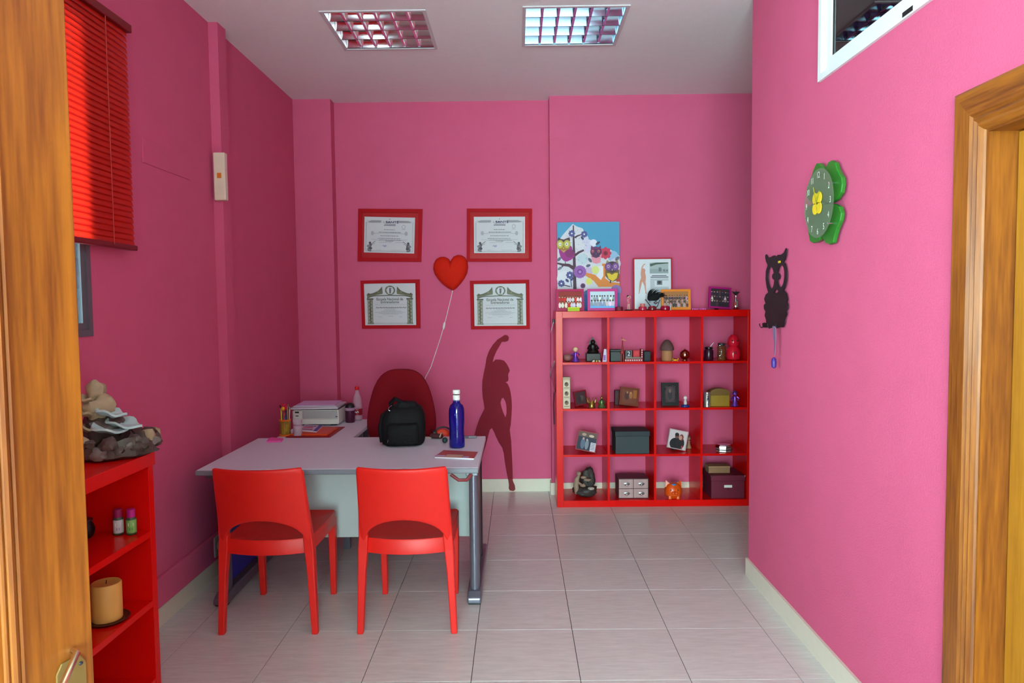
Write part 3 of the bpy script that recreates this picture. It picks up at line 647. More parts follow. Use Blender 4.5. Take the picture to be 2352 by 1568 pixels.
OWLB = mat('black_cut_metal', (14, 10, 16), .5)
cO = lambda x, y, X=XR-.012: on_x(1720+x/3.015, 340+y/3.015, X)
ow = [(113, 740), (120, 735), (133, 758), (150, 755), (165, 745), (178, 743), (187, 752), (200, 738), (220, 738), (240, 725), (255, 692), (262, 700), (258, 740), (250, 770), (238, 790), (252, 800), (262, 850), (262, 910), (250, 960), (240, 985), (258, 1005), (268, 1045), (262, 1065), (270, 1085), (268, 1115), (258, 1125), (262, 1150), (250, 1180), (248, 1210), (238, 1240), (95, 1242), (92, 1213), (105, 1208), (120, 1210), (118, 1185), (108, 1160), (115, 1130), (103, 1110), (103, 1085), (115, 1075), (105, 1045), (115, 1015), (133, 998), (122, 960), (115, 910), (117, 850), (130, 810), (118, 785), (113, 760)]
def elp(cx, cy, rx, ry, n=18, rot=0): return [(cx+rx*math.cos(2*PI*i/n)-rot*ry*math.sin(2*PI*i/n), cy+ry*math.sin(2*PI*i/n)) for i in range(n)]
ob = cO(180, 1240); og = thing('owl_key_rack', 'black owl shaped cut-out key rack near the wall corner', 'key rack', (XR, ob.y, ob.z)); og_o = Vector((XR, ob.y, ob.z))
MB().prism([cO(*p)-og_o for p in ow], (.004, 0, 0), [[cO(*p)-og_o for p in elp(153, 897, 22, 76, 18, -.03)], [cO(*p)-og_o for p in elp(221, 886, 24, 78, 18, .05)], [cO(*p)-og_o for p in ((187, 972), (205, 990), (190, 1006), (172, 998))]]).build('owl_plate', OWLB, og)
for x in (172, 200): MB().prism([cO(*p)-og_o for p in elp(x, 888, 12, 22, 12)], (.005, 0, 0)).build('pupil', OWLB, og)
for k, (x, y) in enumerate(((110, 1235), (165, 1238), (222, 1236))):
    p = cO(x, y)-og_o; MB().tube([p, p+Vector((-.018, 0, -.006)), p+Vector((-.026, 0, .006)), p+Vector((-.026, 0, .016))], .003, 6).build('hook', OWLB, og, smooth=True)
p = cO(212, 788)-og_o; MB().box(p.x-.002, p.x, p.y-.014, p.y+.014, p.z-.005, p.z+.005).build('yellow_sticker', pc((220, 190, 30)), og)
p0 = cO(170, 1232, XR-.034); kg = thing('key_lanyard', 'grey ribbon with a violet tag hanging from the owl key rack', 'lanyard', p0)
pts = [cO(x, y, XR-.034)-p0 for x, y in ((170, 1232), (172, 1260), (174, 1300), (178, 1350), (176, 1400), (174, 1440))]
LAN = mat('grey_violet_ribbon', (136, 112, 150), .6)
vs = []
for i, p in enumerate(pts): wv = (.020, .026, .022, .014, .012, .006)[i]; vs += [tuple(p+Vector((0, -wv, 0))), tuple(p+Vector((.003, wv, 0))), tuple(p+Vector((.002, -wv, 0))), tuple(p+Vector((.005, wv, 0)))]
MB().add(vs, [f for i in range(5) for f in ((4*i, 4*i+1, 4*i+5, 4*i+4), (4*i+2, 4*i+3, 4*i+7, 4*i+6), (4*i, 4*i+2, 4*i+6, 4*i+4), (4*i+1, 4*i+3, 4*i+7, 4*i+5))]).build('ribbon', LAN, kg, smooth=True)
p = cO(173, 1485, XR-.034)-p0; MB().at(p).lathe([(.004, -.028), (.011, -.022), (.013, 0), (.011, .018), (.003, .026)], 10).build('tag', mat('violet_tag', (60, 40, 130), .4), kg, smooth=True)

GRN = mat('green_plastic', (38, 116, 34), .4, var=.12, vs=20)
up = [(395, 330), (400, 270), (425, 215), (445, 150), (465, 105), (485, 105), (510, 130), (525, 155), (545, 100), (570, 85), (595, 100), (610, 150), (640, 200), (645, 250), (635, 310), (605, 355), (575, 375), (520, 380), (470, 383), (420, 370)]
dn = [(387, 450), (395, 410), (430, 390), (475, 386), (530, 384), (590, 387), (625, 405), (638, 450), (630, 500), (605, 560), (590, 610), (580, 655), (555, 668), (525, 655), (510, 625), (495, 610), (485, 635), (465, 650), (440, 658), (420, 645), (410, 590), (405, 540), (388, 490)]
cb = cO(520, 382, XR-.03); cg = thing('clover_clock', 'green clover shaped wall clock with a clear round dial', 'clock', (XR, cb.y, cb.z)); cgo = Vector((XR, cb.y, cb.z))
for o in (up, dn): MB().prism([cO(*p, XR-.028)-cgo for p in o], (.018, 0, 0)).build('leaf', GRN, cg, bevel=.004)
DIAL = mat('frosted_dial', (126, 138, 116), .3, spec=.15, var=.03, alpha=.40)
dc = Vector((-.052, (cO(480, 382, XR-.052)-cgo).y, (cO(480, 382, XR-.052)-cgo).z)); R_ = .141
dsc = MB(); dsc.add([(dc.x+q*.0015, dc.y+R_*math.cos(2*PI*i/40)*.98, dc.z+R_*math.sin(2*PI*i/40)) for q in (0, 1) for i in range(40)], [tuple(range(40)), tuple(range(40, 80))]+[(i, (i+1) % 40, 40+(i+1) % 40, 40+i) for i in range(40)]); dsc.build('dial', DIAL, cg)
for k in range(1, 13):
    num = Art(lambda x, y, h: Vector((dc.x-.0012-h, dc.y-x*.98, dc.z-y)))
    a = 2*PI*k/12; num.text(str(k), math.sin(a)*.115, -math.cos(a)*.115+.012, .036, (232, 234, 228), .8); num.build('numeral', cg)
FLY = mat('yellow_petal', (232, 196, 40), .5)
for a0 in (45, 135, 225, 315):
    a = math.radians(a0); pts = []
    for i in range(14):
        t = 2*PI*i/14; rr = .030+.023*math.cos(t); q = .024*math.sin(t); pts.append((dc.x-.006, dc.y+(rr*math.cos(a)-q*math.sin(a))*.95, dc.z+rr*math.sin(a)+q*math.cos(a)))
    MB().prism(pts, (.003, 0, 0)).build('petal', FLY, cg)
for a0, l in ((112, .075), (58, .055)):
    a = math.radians(a0); MB().tube([(dc.x-.009, dc.y, dc.z), (dc.x-.009, dc.y-l*math.cos(a), dc.z+l*math.sin(a))], .002, 5).build('clock_hand', mat('olive_hand', (150, 140, 30), .5), cg)
for (x, y) in ((420, 255), (550, 242), (405, 515), (545, 520)):
    p = cO(x, y, XR-.054)-cgo; MB().tube([p, Vector((-.012, p.y, p.z))], .0035, 8).build('standoff', CHROME, cg, smooth=True)
MB().at((-.012, dc.y, dc.z), (0, PI/2, 0)).lathe([(.03, -.012), (.03, .010), (.02, .012)], 16).build('movement', BLACK, cg)
MB().tube([(dc.x, dc.y, dc.z), (-.02, dc.y, dc.z)], .005, 8).build('spindle', BLACK, cg)

# ------------------------------------------------------------------ things on the desk
Z1, Z2 = .740, .720
NYLON = mat('black_nylon', (13, 13, 15), .75, spec=.25, var=.2, vs=30, bump=.5, bs=90)
p = on_z(930, 1012, Z1); bp_ = thing('backpack', 'small black nylon backpack standing on the desk', 'backpack', (p.x+.008, p.y-.085, Z1), .12)
def blob(rings, n=28, pw=.55, wob=.004, seed=0., caps=True):
    """stack of rounded-rectangle rings (z, half x, half y, shift x, shift y)"""
    vs = []; fs = []
    for k, (z, a, b, dx, dy) in enumerate(rings):
        for i in range(n):
            t = 2*PI*i/n; c, s_ = math.cos(t), math.sin(t)
            x = a*math.copysign(abs(c)**pw, c)+dx; y = b*math.copysign(abs(s_)**pw, s_)+dy
            q = noise.noise(Vector((x*28+seed, y*28, z*28)))*wob; vs.append((x+q, y+q, z+(noise.noise(Vector((x*30, y*30+seed, z*20)))*wob if 0 < k else 0)))
    for k in range(len(rings)-1): fs += [(k*n+i, k*n+(i+1) % n, (k+1)*n+(i+1) % n, (k+1)*n+i) for i in range(n)]
    fs += [tuple(range(n-1, -1, -1)), tuple((len(rings)-1)*n+i for i in range(n))]
    return vs, fs
MB().add(*blob([(.0, .105, .075, 0, 0), (.012, .118, .088, 0, 0), (.06, .126, .094, 0, 0), (.12, .128, .092, 0, 0), (.17, .122, .086, .004, 0), (.205, .105, .074, .008, 0), (.222, .085, .058, .010, 0), (.232, .055, .04, .01, 0)], wob=.007)).build('bag_body', NYLON, bp_, smooth=True)
MB().add(*blob([(.006, .085, .012, 0, -.088), (.02, .092, .028, 0, -.092), (.09, .092, .030, 0, -.092), (.125, .088, .022, 0, -.088), (.135, .078, .010, 0, -.082)], wob=.005, seed=4)).build('front_pocket', NYLON, bp_, smooth=True)
MB().add(*blob([(.19, .055, .040, .018, -.01), (.225, .062, .045, .022, -.01), (.245, .055, .040, .02, -.01), (.252, .035, .03, .02, -.01)], wob=.010, seed=9)).build('gathered_top', NYLON, bp_, smooth=True)
MB().tube([(-.065, -.02, .20), (-.07, -.04, .245), (-.045, -.05, .272), (-.015, -.04, .255), (-.005, -.02, .215)], [.012, .013, .014, .013, .012], 8).build('carry_handle', NYLON, bp_, smooth=True)
MB().tube([(-.085, .03, .19), (-.118, -.01, .17), (-.134, -.03, .10), (-.125, -.03, .02)], [.014, .014, .013, .012], 8).build('shoulder_strap', NYLON, bp_, smooth=True)
MB().tube([(-.062, -.058, .235), (-.078, -.062, .225), (-.082, -.062, .21), (-.074, -.062, .205)], .0022, 6).build('snap_hook', CHROME, bp_, smooth=True)
MB().tube([(-.085, -.105, .07), (-.083, -.110, .05), (-.086, -.108, .03)], .0022, 6).build('zip_pull', CHROME, bp_, smooth=True)

BLUEG = mat('cobalt_glass_bottle', (18, 22, 150), .08, var=.05, trans=.55, coat=.3)
p = on_z(1050, 1027, Z1); bt = thing('water_bottle', 'cobalt blue water bottle with white cap on the desk', 'bottle', (p.x, p.y, Z1))
MB().lathe([(.036, 0), (.043, .004), (.045, .02), (.0425, .075), (.0415, .11), (.044, .14), (.0445, .20), (.043, .222), (.036, .242), (.024, .252), (.0205, .258), (.0195, .30)], 28).build('bottle_body', BLUEG, bt, smooth=True)
MB().lathe([(.0200, .262), (.0202, .262), (.0202, .300), (.0200, .300)], 24).build('neck_label', WHITE, bt, smooth=True)
MB().lathe([(.0208, .306), (.0212, .307), (.0212, .326), (.0195, .329), (.002, .3295)], 24).build('cap', WHITE, bt, smooth=True)
for k in range(6): MB().tube([(.0435*math.sin(a), -.0435*math.cos(a), .075+k*.010+.004*abs(math.sin(3*a))) for a in (-.35, -.2, -.05, .1, .25)], .0016, 5).build('embossed_rib', BLUEG, bt, smooth=True)

q = [on_z(x, y, Z1) for x, y in ((998, 1052), (1089, 1056), (1098, 1041), (1019, 1037))]
c = sum(q, Vector())/4; nb = thing('notebook', 'thin reddish brown notebook lying at the right front of the desk', 'notebook', (c.x, c.y, Z1))
L4 = [p-Vector((c.x, c.y, Z1)) for p in q]
MB().prism([p*.985+Vector((0, 0, .0005)) for p in L4], (0, 0, .0075)).build('pages', PAPER, nb)
MB().prism([p+Vector((0, 0, .008)) for p in L4], (0, 0, .0015)).build('cover', mat('brown_red_card', (170, 76, 70), .5), nb, bevel=.0006)
a = Art(lambda u, v, h: lerp2(L4, u, v)+Vector((0, 0, .0096+h))); a.rect(.25, .02, .68, .40, (196, 164, 142)); a.rect(.02, .02, .24, .24, (188, 182, 214)); a.rect(.70, .02, .86, .2, (184, 178, 216)); a.build('cover_print', nb)

p = on_z(1022, 1017, Z1); o = MB().at((p.x, p.y, Z1+.017)); o.ball((0, 0, 0), .017); o = o.build('stress_ball', mat('dark_green_rubber', (26, 58, 58), .5), smooth=True); tag(o, 'small dark green ball beside the blue bottle', 'ball')
p = on_z(1016, 1004, Z1); h_ = thing('headphones', 'orange and black headphones lying behind the blue bottle', 'headphones', (p.x, p.y+.03, Z1), .2)
ORG = mat('orange_foam', (224, 62, 30), .6)
MB().tube([(-.055+.055*(1-math.cos(t)), .0, .012+.046*math.sin(t)) for t in [PI*i/14 for i in range(15)]], .005, 8).build('head_band', BLACK, h_, smooth=True)
for x in (-.05, .05): MB().at((x, 0, .022), (0, PI/2, 0)).lathe([(.008, -.012), (.021, -.010), (.022, .006), (.012, .012)], 16).build('ear_pad', BLACK if x < 0 else ORG, h_, smooth=True)
MB().at((.0, .01, .0)).add(*blob([(.0, .044, .02, 0, .012), (.012, .046, .022, 0, .012), (.030, .036, .018, 0, .012), (.040, .020, .010, 0, .012)], 18, .7, .001)).build('orange_pouch', ORG, h_, smooth=True)
p = on_z(997, 1010, Z1); o = thing('sunglasses_case', 'small brown pouch with beige strap beside the backpack', 'pouch', (p.x+.012, p.y+.04, Z1), -.25)
MB().at((0, 0, .016), (0, PI/2, 0)).lathe([(.004, -.045), (.014, -.038), (.016, 0), (.014, .034), (.004, .042)], 14).build('pouch_body', mat('brown_leather', (74, 30, 34), .5), o, smooth=True)
MB().tube([(.025, -.018, .012), (.03, -.006, .033), (.03, .008, .033), (.028, .018, .012)], .004, 6).build('strap', mat('beige_strap', (186, 158, 140), .6), o, smooth=True)
MB().tube([(-.075, -.012, .006), (-.055, -.012, .004), (-.03, -.012, .005)], .004, 6).build('cord_end', mat('beige_strap', (186, 158, 140), .6), o, smooth=True)
p = on_z(1078, 1005, Z1); o = thing('pen_case', 'flat grey metal pen case behind the blue bottle at the desk edge', 'pen case', (p.x, p.y, Z1), 0)
B(-.045, .045, -.012, .012, 0, .012).build('case_body', GREYALU, o, bevel=.004); B(-.004, .004, -.013, -.012, .004, .010).build('clasp', CHROME, o)
p = on_z(632, 1013, Z1); o = thing('sticky_notes', 'bright pink pad of sticky notes on the desk corner', 'sticky notes', (p.x, p.y, Z1), .15)
PKN = mat('pink_note', (236, 92, 176), .7)
B(-.042, .042, -.038, .038, 0, .010).build('pad', PKN, o); MB().add([(-.042, -.038, .0103), (.042, -.038, .0103), (.04, .036, .0105), (-.03, .040, .018), (-.042, .02, .014)], [(0, 1, 2, 3, 4)]).build('loose_sheet', PKN, o)

# ------------------------------------------------------------------ things on the side desk
p = on_z(652, 1002, Z2); pcp = thing('pen_cup', 'orange rimmed transparent pen cup beside the printer', 'pen cup', (p.x, p.y+.03, Z2))
ORR = mat('orange_plastic', (232, 112, 18), .45)
MB().lathe([(.036, 0), (.036, .006), (.0345, .006), (.0345, .098), (.032, .098), (.032, .006), (.002, .006)], 24).build('cup_wall', mat('smoky_clear_cup', (190, 150, 60), .2, alpha=.45), pcp, smooth=True)
MB().lathe([(.0365, .096), (.038, .098), (.038, .106), (.0335, .106), (.0335, .098)], 24).build('rim', ORR, pcp, smooth=True); MB().lathe([(.0365, 0), (.0375, .002), (.0375, .009), (.0365, .010)], 24).build('base_ring', ORR, pcp, smooth=True)
MB().at((0.004, -.006, .012)).add(*blob([(.0, .010, .008, 0, 0), (.03, .018, .010, 0, 0), (.06, .014, .009, .003, 0), (.075, .006, .005, .003, 0)], 14, .8, .003)).build('yellow_filling', mat('yellow_sponge', (220, 200, 60), .7), pcp, smooth=True)
random.seed(3)
for k, (dx, dy, top, hgt, c_) in enumerate(((-.016, -.004, -.022, .165, (222, 214, 60)), (.012, -.010, .012, .155, (28, 32, 70)), (.018, .004, .026, .17, (30, 34, 80)), (.006, -.012, .008, .12, (60, 110, 190)), (-.004, .008, -.03, .185, (60, 30, 60)), (.0, .012, .020, .19, (200, 150, 110)), (-.008, -.010, .0, .150, (210, 60, 80)), (.022, -.004, .034, .175, (190, 170, 160)))):
    o = thing('pen', 'slim %s pen standing in the pen cup' % ('yellow', 'navy', 'dark blue', 'light blue', 'dark purple', 'tan wooden', 'pink red', 'pale grey')[k], 'pen', pcp.location+Vector((dx, dy, .0065)), 0, 'pens in the pen cup')
    MB().tube([(0, 0, 0), (top-dx, 0, hgt)], .0045, 7).build('barrel', pc(c_), o, smooth=True)
    e = Vector((top-dx, 0, hgt)); MB().tube([e*.94, e*1.03], .0052, 7).build('cap', pc([v*.7 for v in c_]), o, smooth=True)
o = thing('flower_pen', 'pen with a red petalled flower and orange centre standing in the pen cup', 'pen', pcp.location+Vector((-.016, .010, .0065)), 0, 'pens in the pen cup')
MB().tube([(0, 0, 0), (.004, -.002, .16)], .003, 6).build('stem', pc((60, 130, 60)), o)
for k in range(12):
    a = 2*PI*k/12; MB().at((.004+.020*math.cos(a), .0, .172+.020*math.sin(a)), (0, -a, 0)).lathe([(.0008, -.0)]+[(.0045, .004), (.001, .010)], 6).ball((0, 0, 0), .007, 8, 6, (1.8, .4, .5)).build('petal', pc((200, 20, 60)), o)
MB().ball((.004, -.007, .168), .012, 12, 8).build('flower_centre', pc((236, 170, 30)), o, smooth=True)

p = on_z(682, 1002, Z2); o = thing('small_jar', 'small clear jar with white contents beside the pen cup', 'jar', (p.x, p.y+.02, Z2))
MB().lathe([(.023, 0), (.0265, .004), (.028, .062), (.001, .062)], 20).build('contents', mat('white_cream', (226, 206, 214), .5), o, smooth=True); MB().lathe([(.0275, .0), (.0295, .07), (.0305, .105), (.0290, .105), (.0282, .07), (.0266, .004)], 20).build('jar_wall', mat('clear_plastic', (220, 190, 210), .1, alpha=.25), o, smooth=True)

q = [on_z(x, y, Z2) for x, y in ((655, 1005), (757, 1006), (792, 981), (705, 980))]
c = sum(q, Vector())/4; o = thing('desk_pad', 'dark red desk pad under folders on the side desk', 'desk pad', (c.x, c.y, Z2))
MB().prism([p-Vector((c.x, c.y, Z2)) for p in q], (0, 0, .004)).build('pad', mat('dark_red_leather', (150, 18, 26), .4), o, bevel=.0015)
MB().tube([q[0]-Vector((c.x, c.y, Z2-.005))+Vector((.006, .004, 0)), q[1]-Vector((c.x, c.y, Z2-.005))+Vector((-.004, .004, 0))], .004, 6).build('edge_seam', mat('seam_red', (120, 12, 20), .4), o)
q = [on_z(x, y, Z2+.014) for x, y in ((668, 996), (752, 997), (776, 981), (712, 980))]; c = sum(q, Vector())/4; zb = Z2+.0042
o = thing('orange_folder', 'orange folder lying on the dark red desk pad', 'folder', (c.x, c.y, zb))
MB().prism([Vector((p.x-c.x, p.y-c.y, 0)) for p in q], (0, 0, .009)).build('cover', mat('orange_card', (232, 84, 34), .5), o, bevel=.002)
MB().prism([Vector((p.x-c.x, p.y-c.y, .0005))*.98 + Vector((.002, .004, .009)) for p in q], (0, 0, .0012)).build('flap', mat('dark_orange_card', (206, 66, 40), .5), o)
q = [on_z(x, y, Z2+.02) for x, y in ((688, 988), (727, 991), (742, 977), (700, 975))]; c = sum(q, Vector())/4; zb = Z2+.0152
o = thing('magazine', 'small white and purple magazine on the orange folder', 'magazine', (c.x, c.y, zb)); Q = [Vector((p.x-c.x, p.y-c.y, 0)) for p in q]
MB().prism(Q, (0, 0, .006)).build('pages', PAPER, o); a = Art(lambda u, v, h: lerp2(Q, u, v)+Vector((0, 0, .0062+h))); a.rect(0, 0, 1, 1, (206, 198, 222)); a.rect(.78, 0, 1, 1, (92, 82, 160)); a.rect(.05, .45, .6, .62, (190, 60, 90)); a.rect(.1, .7, .7, .85, (120, 90, 130)); a.rect(.0, .15, .7, .3, (150, 70, 110)); a.build('cover_print', o)

pl, pr_ = on_z(677, 976, Z2), on_z(781, 975, Z2); pw = pr_.x-pl.x; pr = thing('printer', 'white office printer on the side desk piled with paper', 'printer', ((pl.x+pr_.x)/2, 4.785, Z2)); pr.scale = (1, .8, .72)
PRW = mat('printer_white', (214, 212, 204), .5); PRG = mat('printer_grey', (168, 166, 166), .5)
h2 = pw/2
B(-h2, h2, .0, .30, .012, .155).build('body', PRW, pr, bevel=.006); B(-h2, -h2+.062, -.012, 0, .03, .148).build('control_panel', PRW, pr, bevel=.004)
B(-h2+.066, h2-.006, -.003, 0, .070, .146).build('front_door', PRG, pr, bevel=.002); B(-h2+.066, h2-.006, -.020, 0, .018, .066).build('paper_drawer', PRW, pr, bevel=.004)
B(-h2+.018, -h2+.046, -.0135, -.012, .126, .140).build('display', BLACK, pr); B(-h2+.022, -h2+.042, -.0135, -.012, .095, .103).build('button', DARKMET, pr)
B(h2-.020, h2-.006, -.0045, -.003, .085, .092).build('latch', BLACK, pr)
B(-h2-.002, h2+.002, -.004, .302, .155, .163).build('lid', mat('printer_dark', (46, 40, 46), .5), pr, bevel=.002)
B(-h2+.02, -h2+.06, .02, .06, 0, .012).build('foot', BLACK, pr); B(h2-.06, h2-.02, .02, .06, 0, .012).build('foot', BLACK, pr); B(-h2+.02, -h2+.06, .24, .28, 0, .012).build('foot', BLACK, pr); B(h2-.06, h2-.02, .24, .28, 0, .012).build('foot', BLACK, pr)
zt = Z2+.1635*.72+.0004
for k, (dx, dy, rz, t, c_, nm) in enumerate(((-.012, .125, .05, .010, (206, 198, 210), 'thick sheaf of white paper lying directly on the printer lid'), (.004, .14, -.06, .008, (196, 188, 196), 'greyish sheaf of paper in the middle of the pile on the printer'), (-.008, .15, .03, .004, (206, 176, 220), 'lilac sheet of paper on top of the pile on the printer'))):
    o = thing('paper_stack', nm, 'paper', (pr.location.x+dx, pr.location.y+dy*.8+.01, zt), rz, 'papers on the printer'); hx = h2*(1.02, .96, .86)[k]
    B(-hx, hx, -.125, .10, 0, t).build('sheets', pc(c_), o); MB().add([(-hx, -.126, t+.0004), (hx, -.126, t+.0004), (hx, .10, t+.001), (-hx, .10, t+.001)], [(0, 1, 2, 3)]).build('top_sheet', pc([min(255, v+8) for v in c_]), o); zt += t+.0016

p = on_z(793, 965, Z2); o = thing('shaker_bottle', 'dark purple drinking cup with black lid beside the printer', 'cup', (-1.197, 4.92, Z2))
MB().lathe([(.030, 0), (.033, .004), (.034, .085), (.001, .085)], 22).build('cup_body', mat('dark_purple_plastic', (74, 12, 46), .35), o, smooth=True); MB().lathe([(.0345, .086), (.036, .088), (.036, .104), (.034, .106)], 22).build('collar', mat('lilac_collar', (176, 130, 160), .4), o, smooth=True)
MB().lathe([(.034, .107), (.033, .115), (.026, .132), (.012, .140), (.001, .141)], 22).build('lid', BLACK, o, smooth=True); MB().tube([(.036, 0, .10), (.046, 0, .098), (.046, 0, .088)], .004, 6).build('tab', mat('lilac_collar', (176, 130, 160), .4), o)
p = on_z(823, 964, Z2); o = thing('soda_bottle', 'clear plastic bottle with red cap and label near the office chair', 'bottle', (p.x, p.y-.02, Z2))
CLR = mat('clear_bottle', (226, 200, 220), .06, alpha=.28)
MB().lathe([(.028, 0), (.034, .006), (.035, .03), (.033, .045), (.033, .085), (.035, .095), (.034, .13), (.026, .170), (.013, .205), (.0125, .225)], 22).build('bottle_body', CLR, o, smooth=True)
MB().lathe([(.0342, .042), (.0344, .044), (.0344, .086), (.0342, .088)], 22).build('label', mat('red_label', (150, 14, 40), .4), o, smooth=True)
a = Art(lambda x, y, h: Vector((.0346*math.sin(x), -.0346*math.cos(x)-h, .064-y))); a.line([(-.45, .006), (-.2, -.004), (.0, .004), (.25, -.006), (.5, .002)], .007, (232, 228, 232)); a.build('label_mark', o)
MB().lathe([(.0145, .222), (.015, .224), (.015, .246), (.013, .248)], 18).build('cap', mat('red_cap', (210, 14, 20), .4), o, smooth=True)

# ------------------------------------------------------------------ things on and in the left bookcase
def rock(mb, c, r, sq, seed, amp=.35, sub=3, f=7.):
    bm = bmesh.new(); bmesh.ops.create_icosphere(bm, subdivisions=sub, radius=1)
    vs = []
    for v in bm.verts:
        d = v.co.normalized(); k = 1+amp*noise.fractal(d*1.6+Vector((seed, seed*.7, 0)), 1., 2., 4)*1.0
        vs.append((c[0]+d.x*r*sq[0]*k, c[1]+d.y*r*sq[1]*k, c[2]+d.z*r*sq[2]*k))
    bm.verts.index_update(); fs = [tuple(v.index for v in f.verts) for f in bm.faces]; bm.free(); return mb.add(vs, fs)
ROCK = mat('wet_dark_rock', (82, 72, 66), .35, var=.75, vs=22, bump=.6, bs=40); ROCKP = mat('pale_rock', (168, 152, 120), .5, var=.3, vs=25, bump=.4, bs=40)
ROCKG = mat('grey_rock', (120, 116, 112), .4, var=.5, vs=30, bump=.5, bs=40)
FUN = mat('pale_blue_glaze', (186, 216, 216), .3, var=.18, vs=14)
p = on_z(228, 1050, .997); fo = thing('table_fountain', 'rocky table fountain with pale blue shelf petals on the low bookcase', 'fountain', (p.x+.0, p.y+.05, .9975), -.15)
m = MB()
n = 30; vs = []; fs = []
for k, (rr, z) in enumerate(((.150, 0), (.178, .012), (.182, .045), (.170, .066), (.150, .058), (.10, .040), (.02, .038))):
    for i in range(n):
        t = 2*PI*i/n; q = noise.noise(Vector((math.cos(t)*4, math.sin(t)*4, k*1.3)))*.040*(1 if 0 < k < 5 else .2); vs.append(((rr+q)*math.cos(t), (rr+q)*.85*math.sin(t), max(0, z+q*.9*(1 if k > 1 else 0))))
for k in range(6): fs += [(k*n+i, k*n+(i+1) % n, (k+1)*n+(i+1) % n, (k+1)*n+i) for i in range(n)]
fs += [tuple(range(n)), tuple(6*n+i for i in range(n))]
m.add(vs, fs).build('basin', ROCK, fo, smooth=True)
for k, (a, rr, s_) in enumerate(((.1, .165, .026), (-.35, .17, .018), (-.9, .165, .02), (-1.5, .15, .022), (-2.1, .16, .02), (.7, .15, .024), (-.05, .15, .02))):
    rock(MB(), (rr*math.cos(a), rr*.85*math.sin(a), .072), s_, (1.2, 1, 1), k*3.1, .4, 2).build('rim_stone', ROCKP if k in (0, 3) else ROCK, fo, smooth=True)
for k in range(34):
    t = 2*PI*k/17+(.18 if k > 16 else 0); zz = .036 if k < 17 else .058; rr = .172+.006*math.sin(k*2.3)
    rock(MB(), (rr*math.cos(t), rr*.85*math.sin(t), zz+.006*math.sin(k*1.7)), .021+.004*math.sin(k*3.7), (1.25, 1.0, .95), k*2.7, .55, 2).build('rim_stone', (ROCK, ROCK, ROCKG, ROCK, ROCKP)[k % 5 if k > 16 else k % 3], fo, smooth=True)
rock(MB(), (-.02, .01, .09), .075, (1.2, 1, .9), 2., .35).build('rock_core', ROCK, fo, smooth=True); rock(MB(), (-.03, .01, .17), .055, (1, 1, 1.1), 5., .35).build('rock_core', ROCKP, fo, smooth=True); rock(MB(), (-.045, .01, .235), .035, (1, 1, 1.3), 8., .3).build('rock_peak', ROCKP, fo, smooth=True)
for k, (x, y, z, r0, rz, sx) in enumerate(((.045, -.045, .105, .062, .1, 1.0), (.075, .0, .118, .055, -.2, 1.25), (.03, -.01, .158, .045, .2, 1.2), (-.035, -.06, .11, .045, .5, 1.0), (-.05, -.05, .165, .04, 0, 1.0), (-.055, -.03, .21, .032, .4, 1.0))):
    vs = []; fs = []; n = 22
    for j, (f_, dz) in enumerate(((.02, -.012), (.6, -.008), (1., .004), (.97, .012), (.6, .004), (.02, -.002))):
        for i in range(n):
            t = 2*PI*i/n; wv = 1+.10*math.sin(3*t+k)+.05*math.sin(5*t); vs.append((f_*r0*wv*math.cos(t)*sx, f_*r0*wv*math.sin(t)*.9, dz+f_*.006*math.sin(4*t+k)))
    for j in range(5): fs += [(j*n+i, j*n+(i+1) % n, (j+1)*n+(i+1) % n, (j+1)*n+i) for i in range(n)]
    m = MB().at((x, y, z), (0, .25, rz)); m.add(vs, fs).build('shelf_petal', FUN if k < 3 else ROCKP, fo, smooth=True)
MB().tube([(.07, -.02, .075), (.09, -.02, .098), (.115, -.015, .1), (.13, -.01, .08)], .003, 6).build('pump_cable', BLACK, fo, smooth=True)
for k, (px, py, c_, lb, lab) in enumerate(((286, 1219, (150, 20, 84), (206, 200, 204), 'small bottle with dark pink cap and white label in the low bookcase'), (308, 1223, (184, 24, 128), (120, 170, 90), 'small bottle with magenta cap and green label in the low bookcase'))):
    p = on_z(px, py, .70); o = thing('small_bottle', lab, 'bottle', (p.x, min(p.y, 2.565), .7004), 0, 'small capped bottles in the bookcase')
    MB().lathe([(.016, 0), (.018, .003), (.018, .058), (.014, .066)], 18).build('bottle_body', mat('glass_green_dark', (60, 84, 60), .3), o, smooth=True); MB().lathe([(.0181, .008), (.0184, .009), (.0184, .056), (.0181, .057)], 18).build('label', pc(lb), o, smooth=True)
    a = Art(lambda x, y, h: Vector((.0188*math.sin(x), -.0188*math.cos(x)-h, .033-y))); a.rect(-.1, -.014, .9, -.002, (236, 236, 232)); a.rect(.1, .004, .7, .014, (70, 130, 60) if k else (150, 146, 160)); a.build('label_print', o)
    MB().lathe([(.0145, .066), (.0150, .067), (.0150, .094), (.013, .096)], 18).build('cap', pc(c_), o, smooth=True)
p = on_z(247, 1424, .43); o = thing('candle', 'thick yellow pillar candle on the lower bookcase shelf', 'candle', (p.x, p.y, .4375+.0)); MB().lathe([(.049, 0), (.050, .003), (.050, .128), (.047, .132), (.040, .128), (.002, .126)], 28).build('wax', mat('honey_wax', (222, 164, 82), .55, var=.08), o, smooth=True); MB().tube([(0, 0, .126), (.002, 0, .140)], .0015, 5).build('wick', BLACK, o)
o = MB().at((p.x, p.y, .4302)).lathe([(.055, 0), (.066, .002), (.074, .010), (.072, .011), (.06, .007), (.002, .0065)], 28).build('candle_plate', mat('dark_wood_plate', (70, 34, 20), .4), smooth=True); tag(o, 'dark round plate under the yellow pillar candle', 'plate')
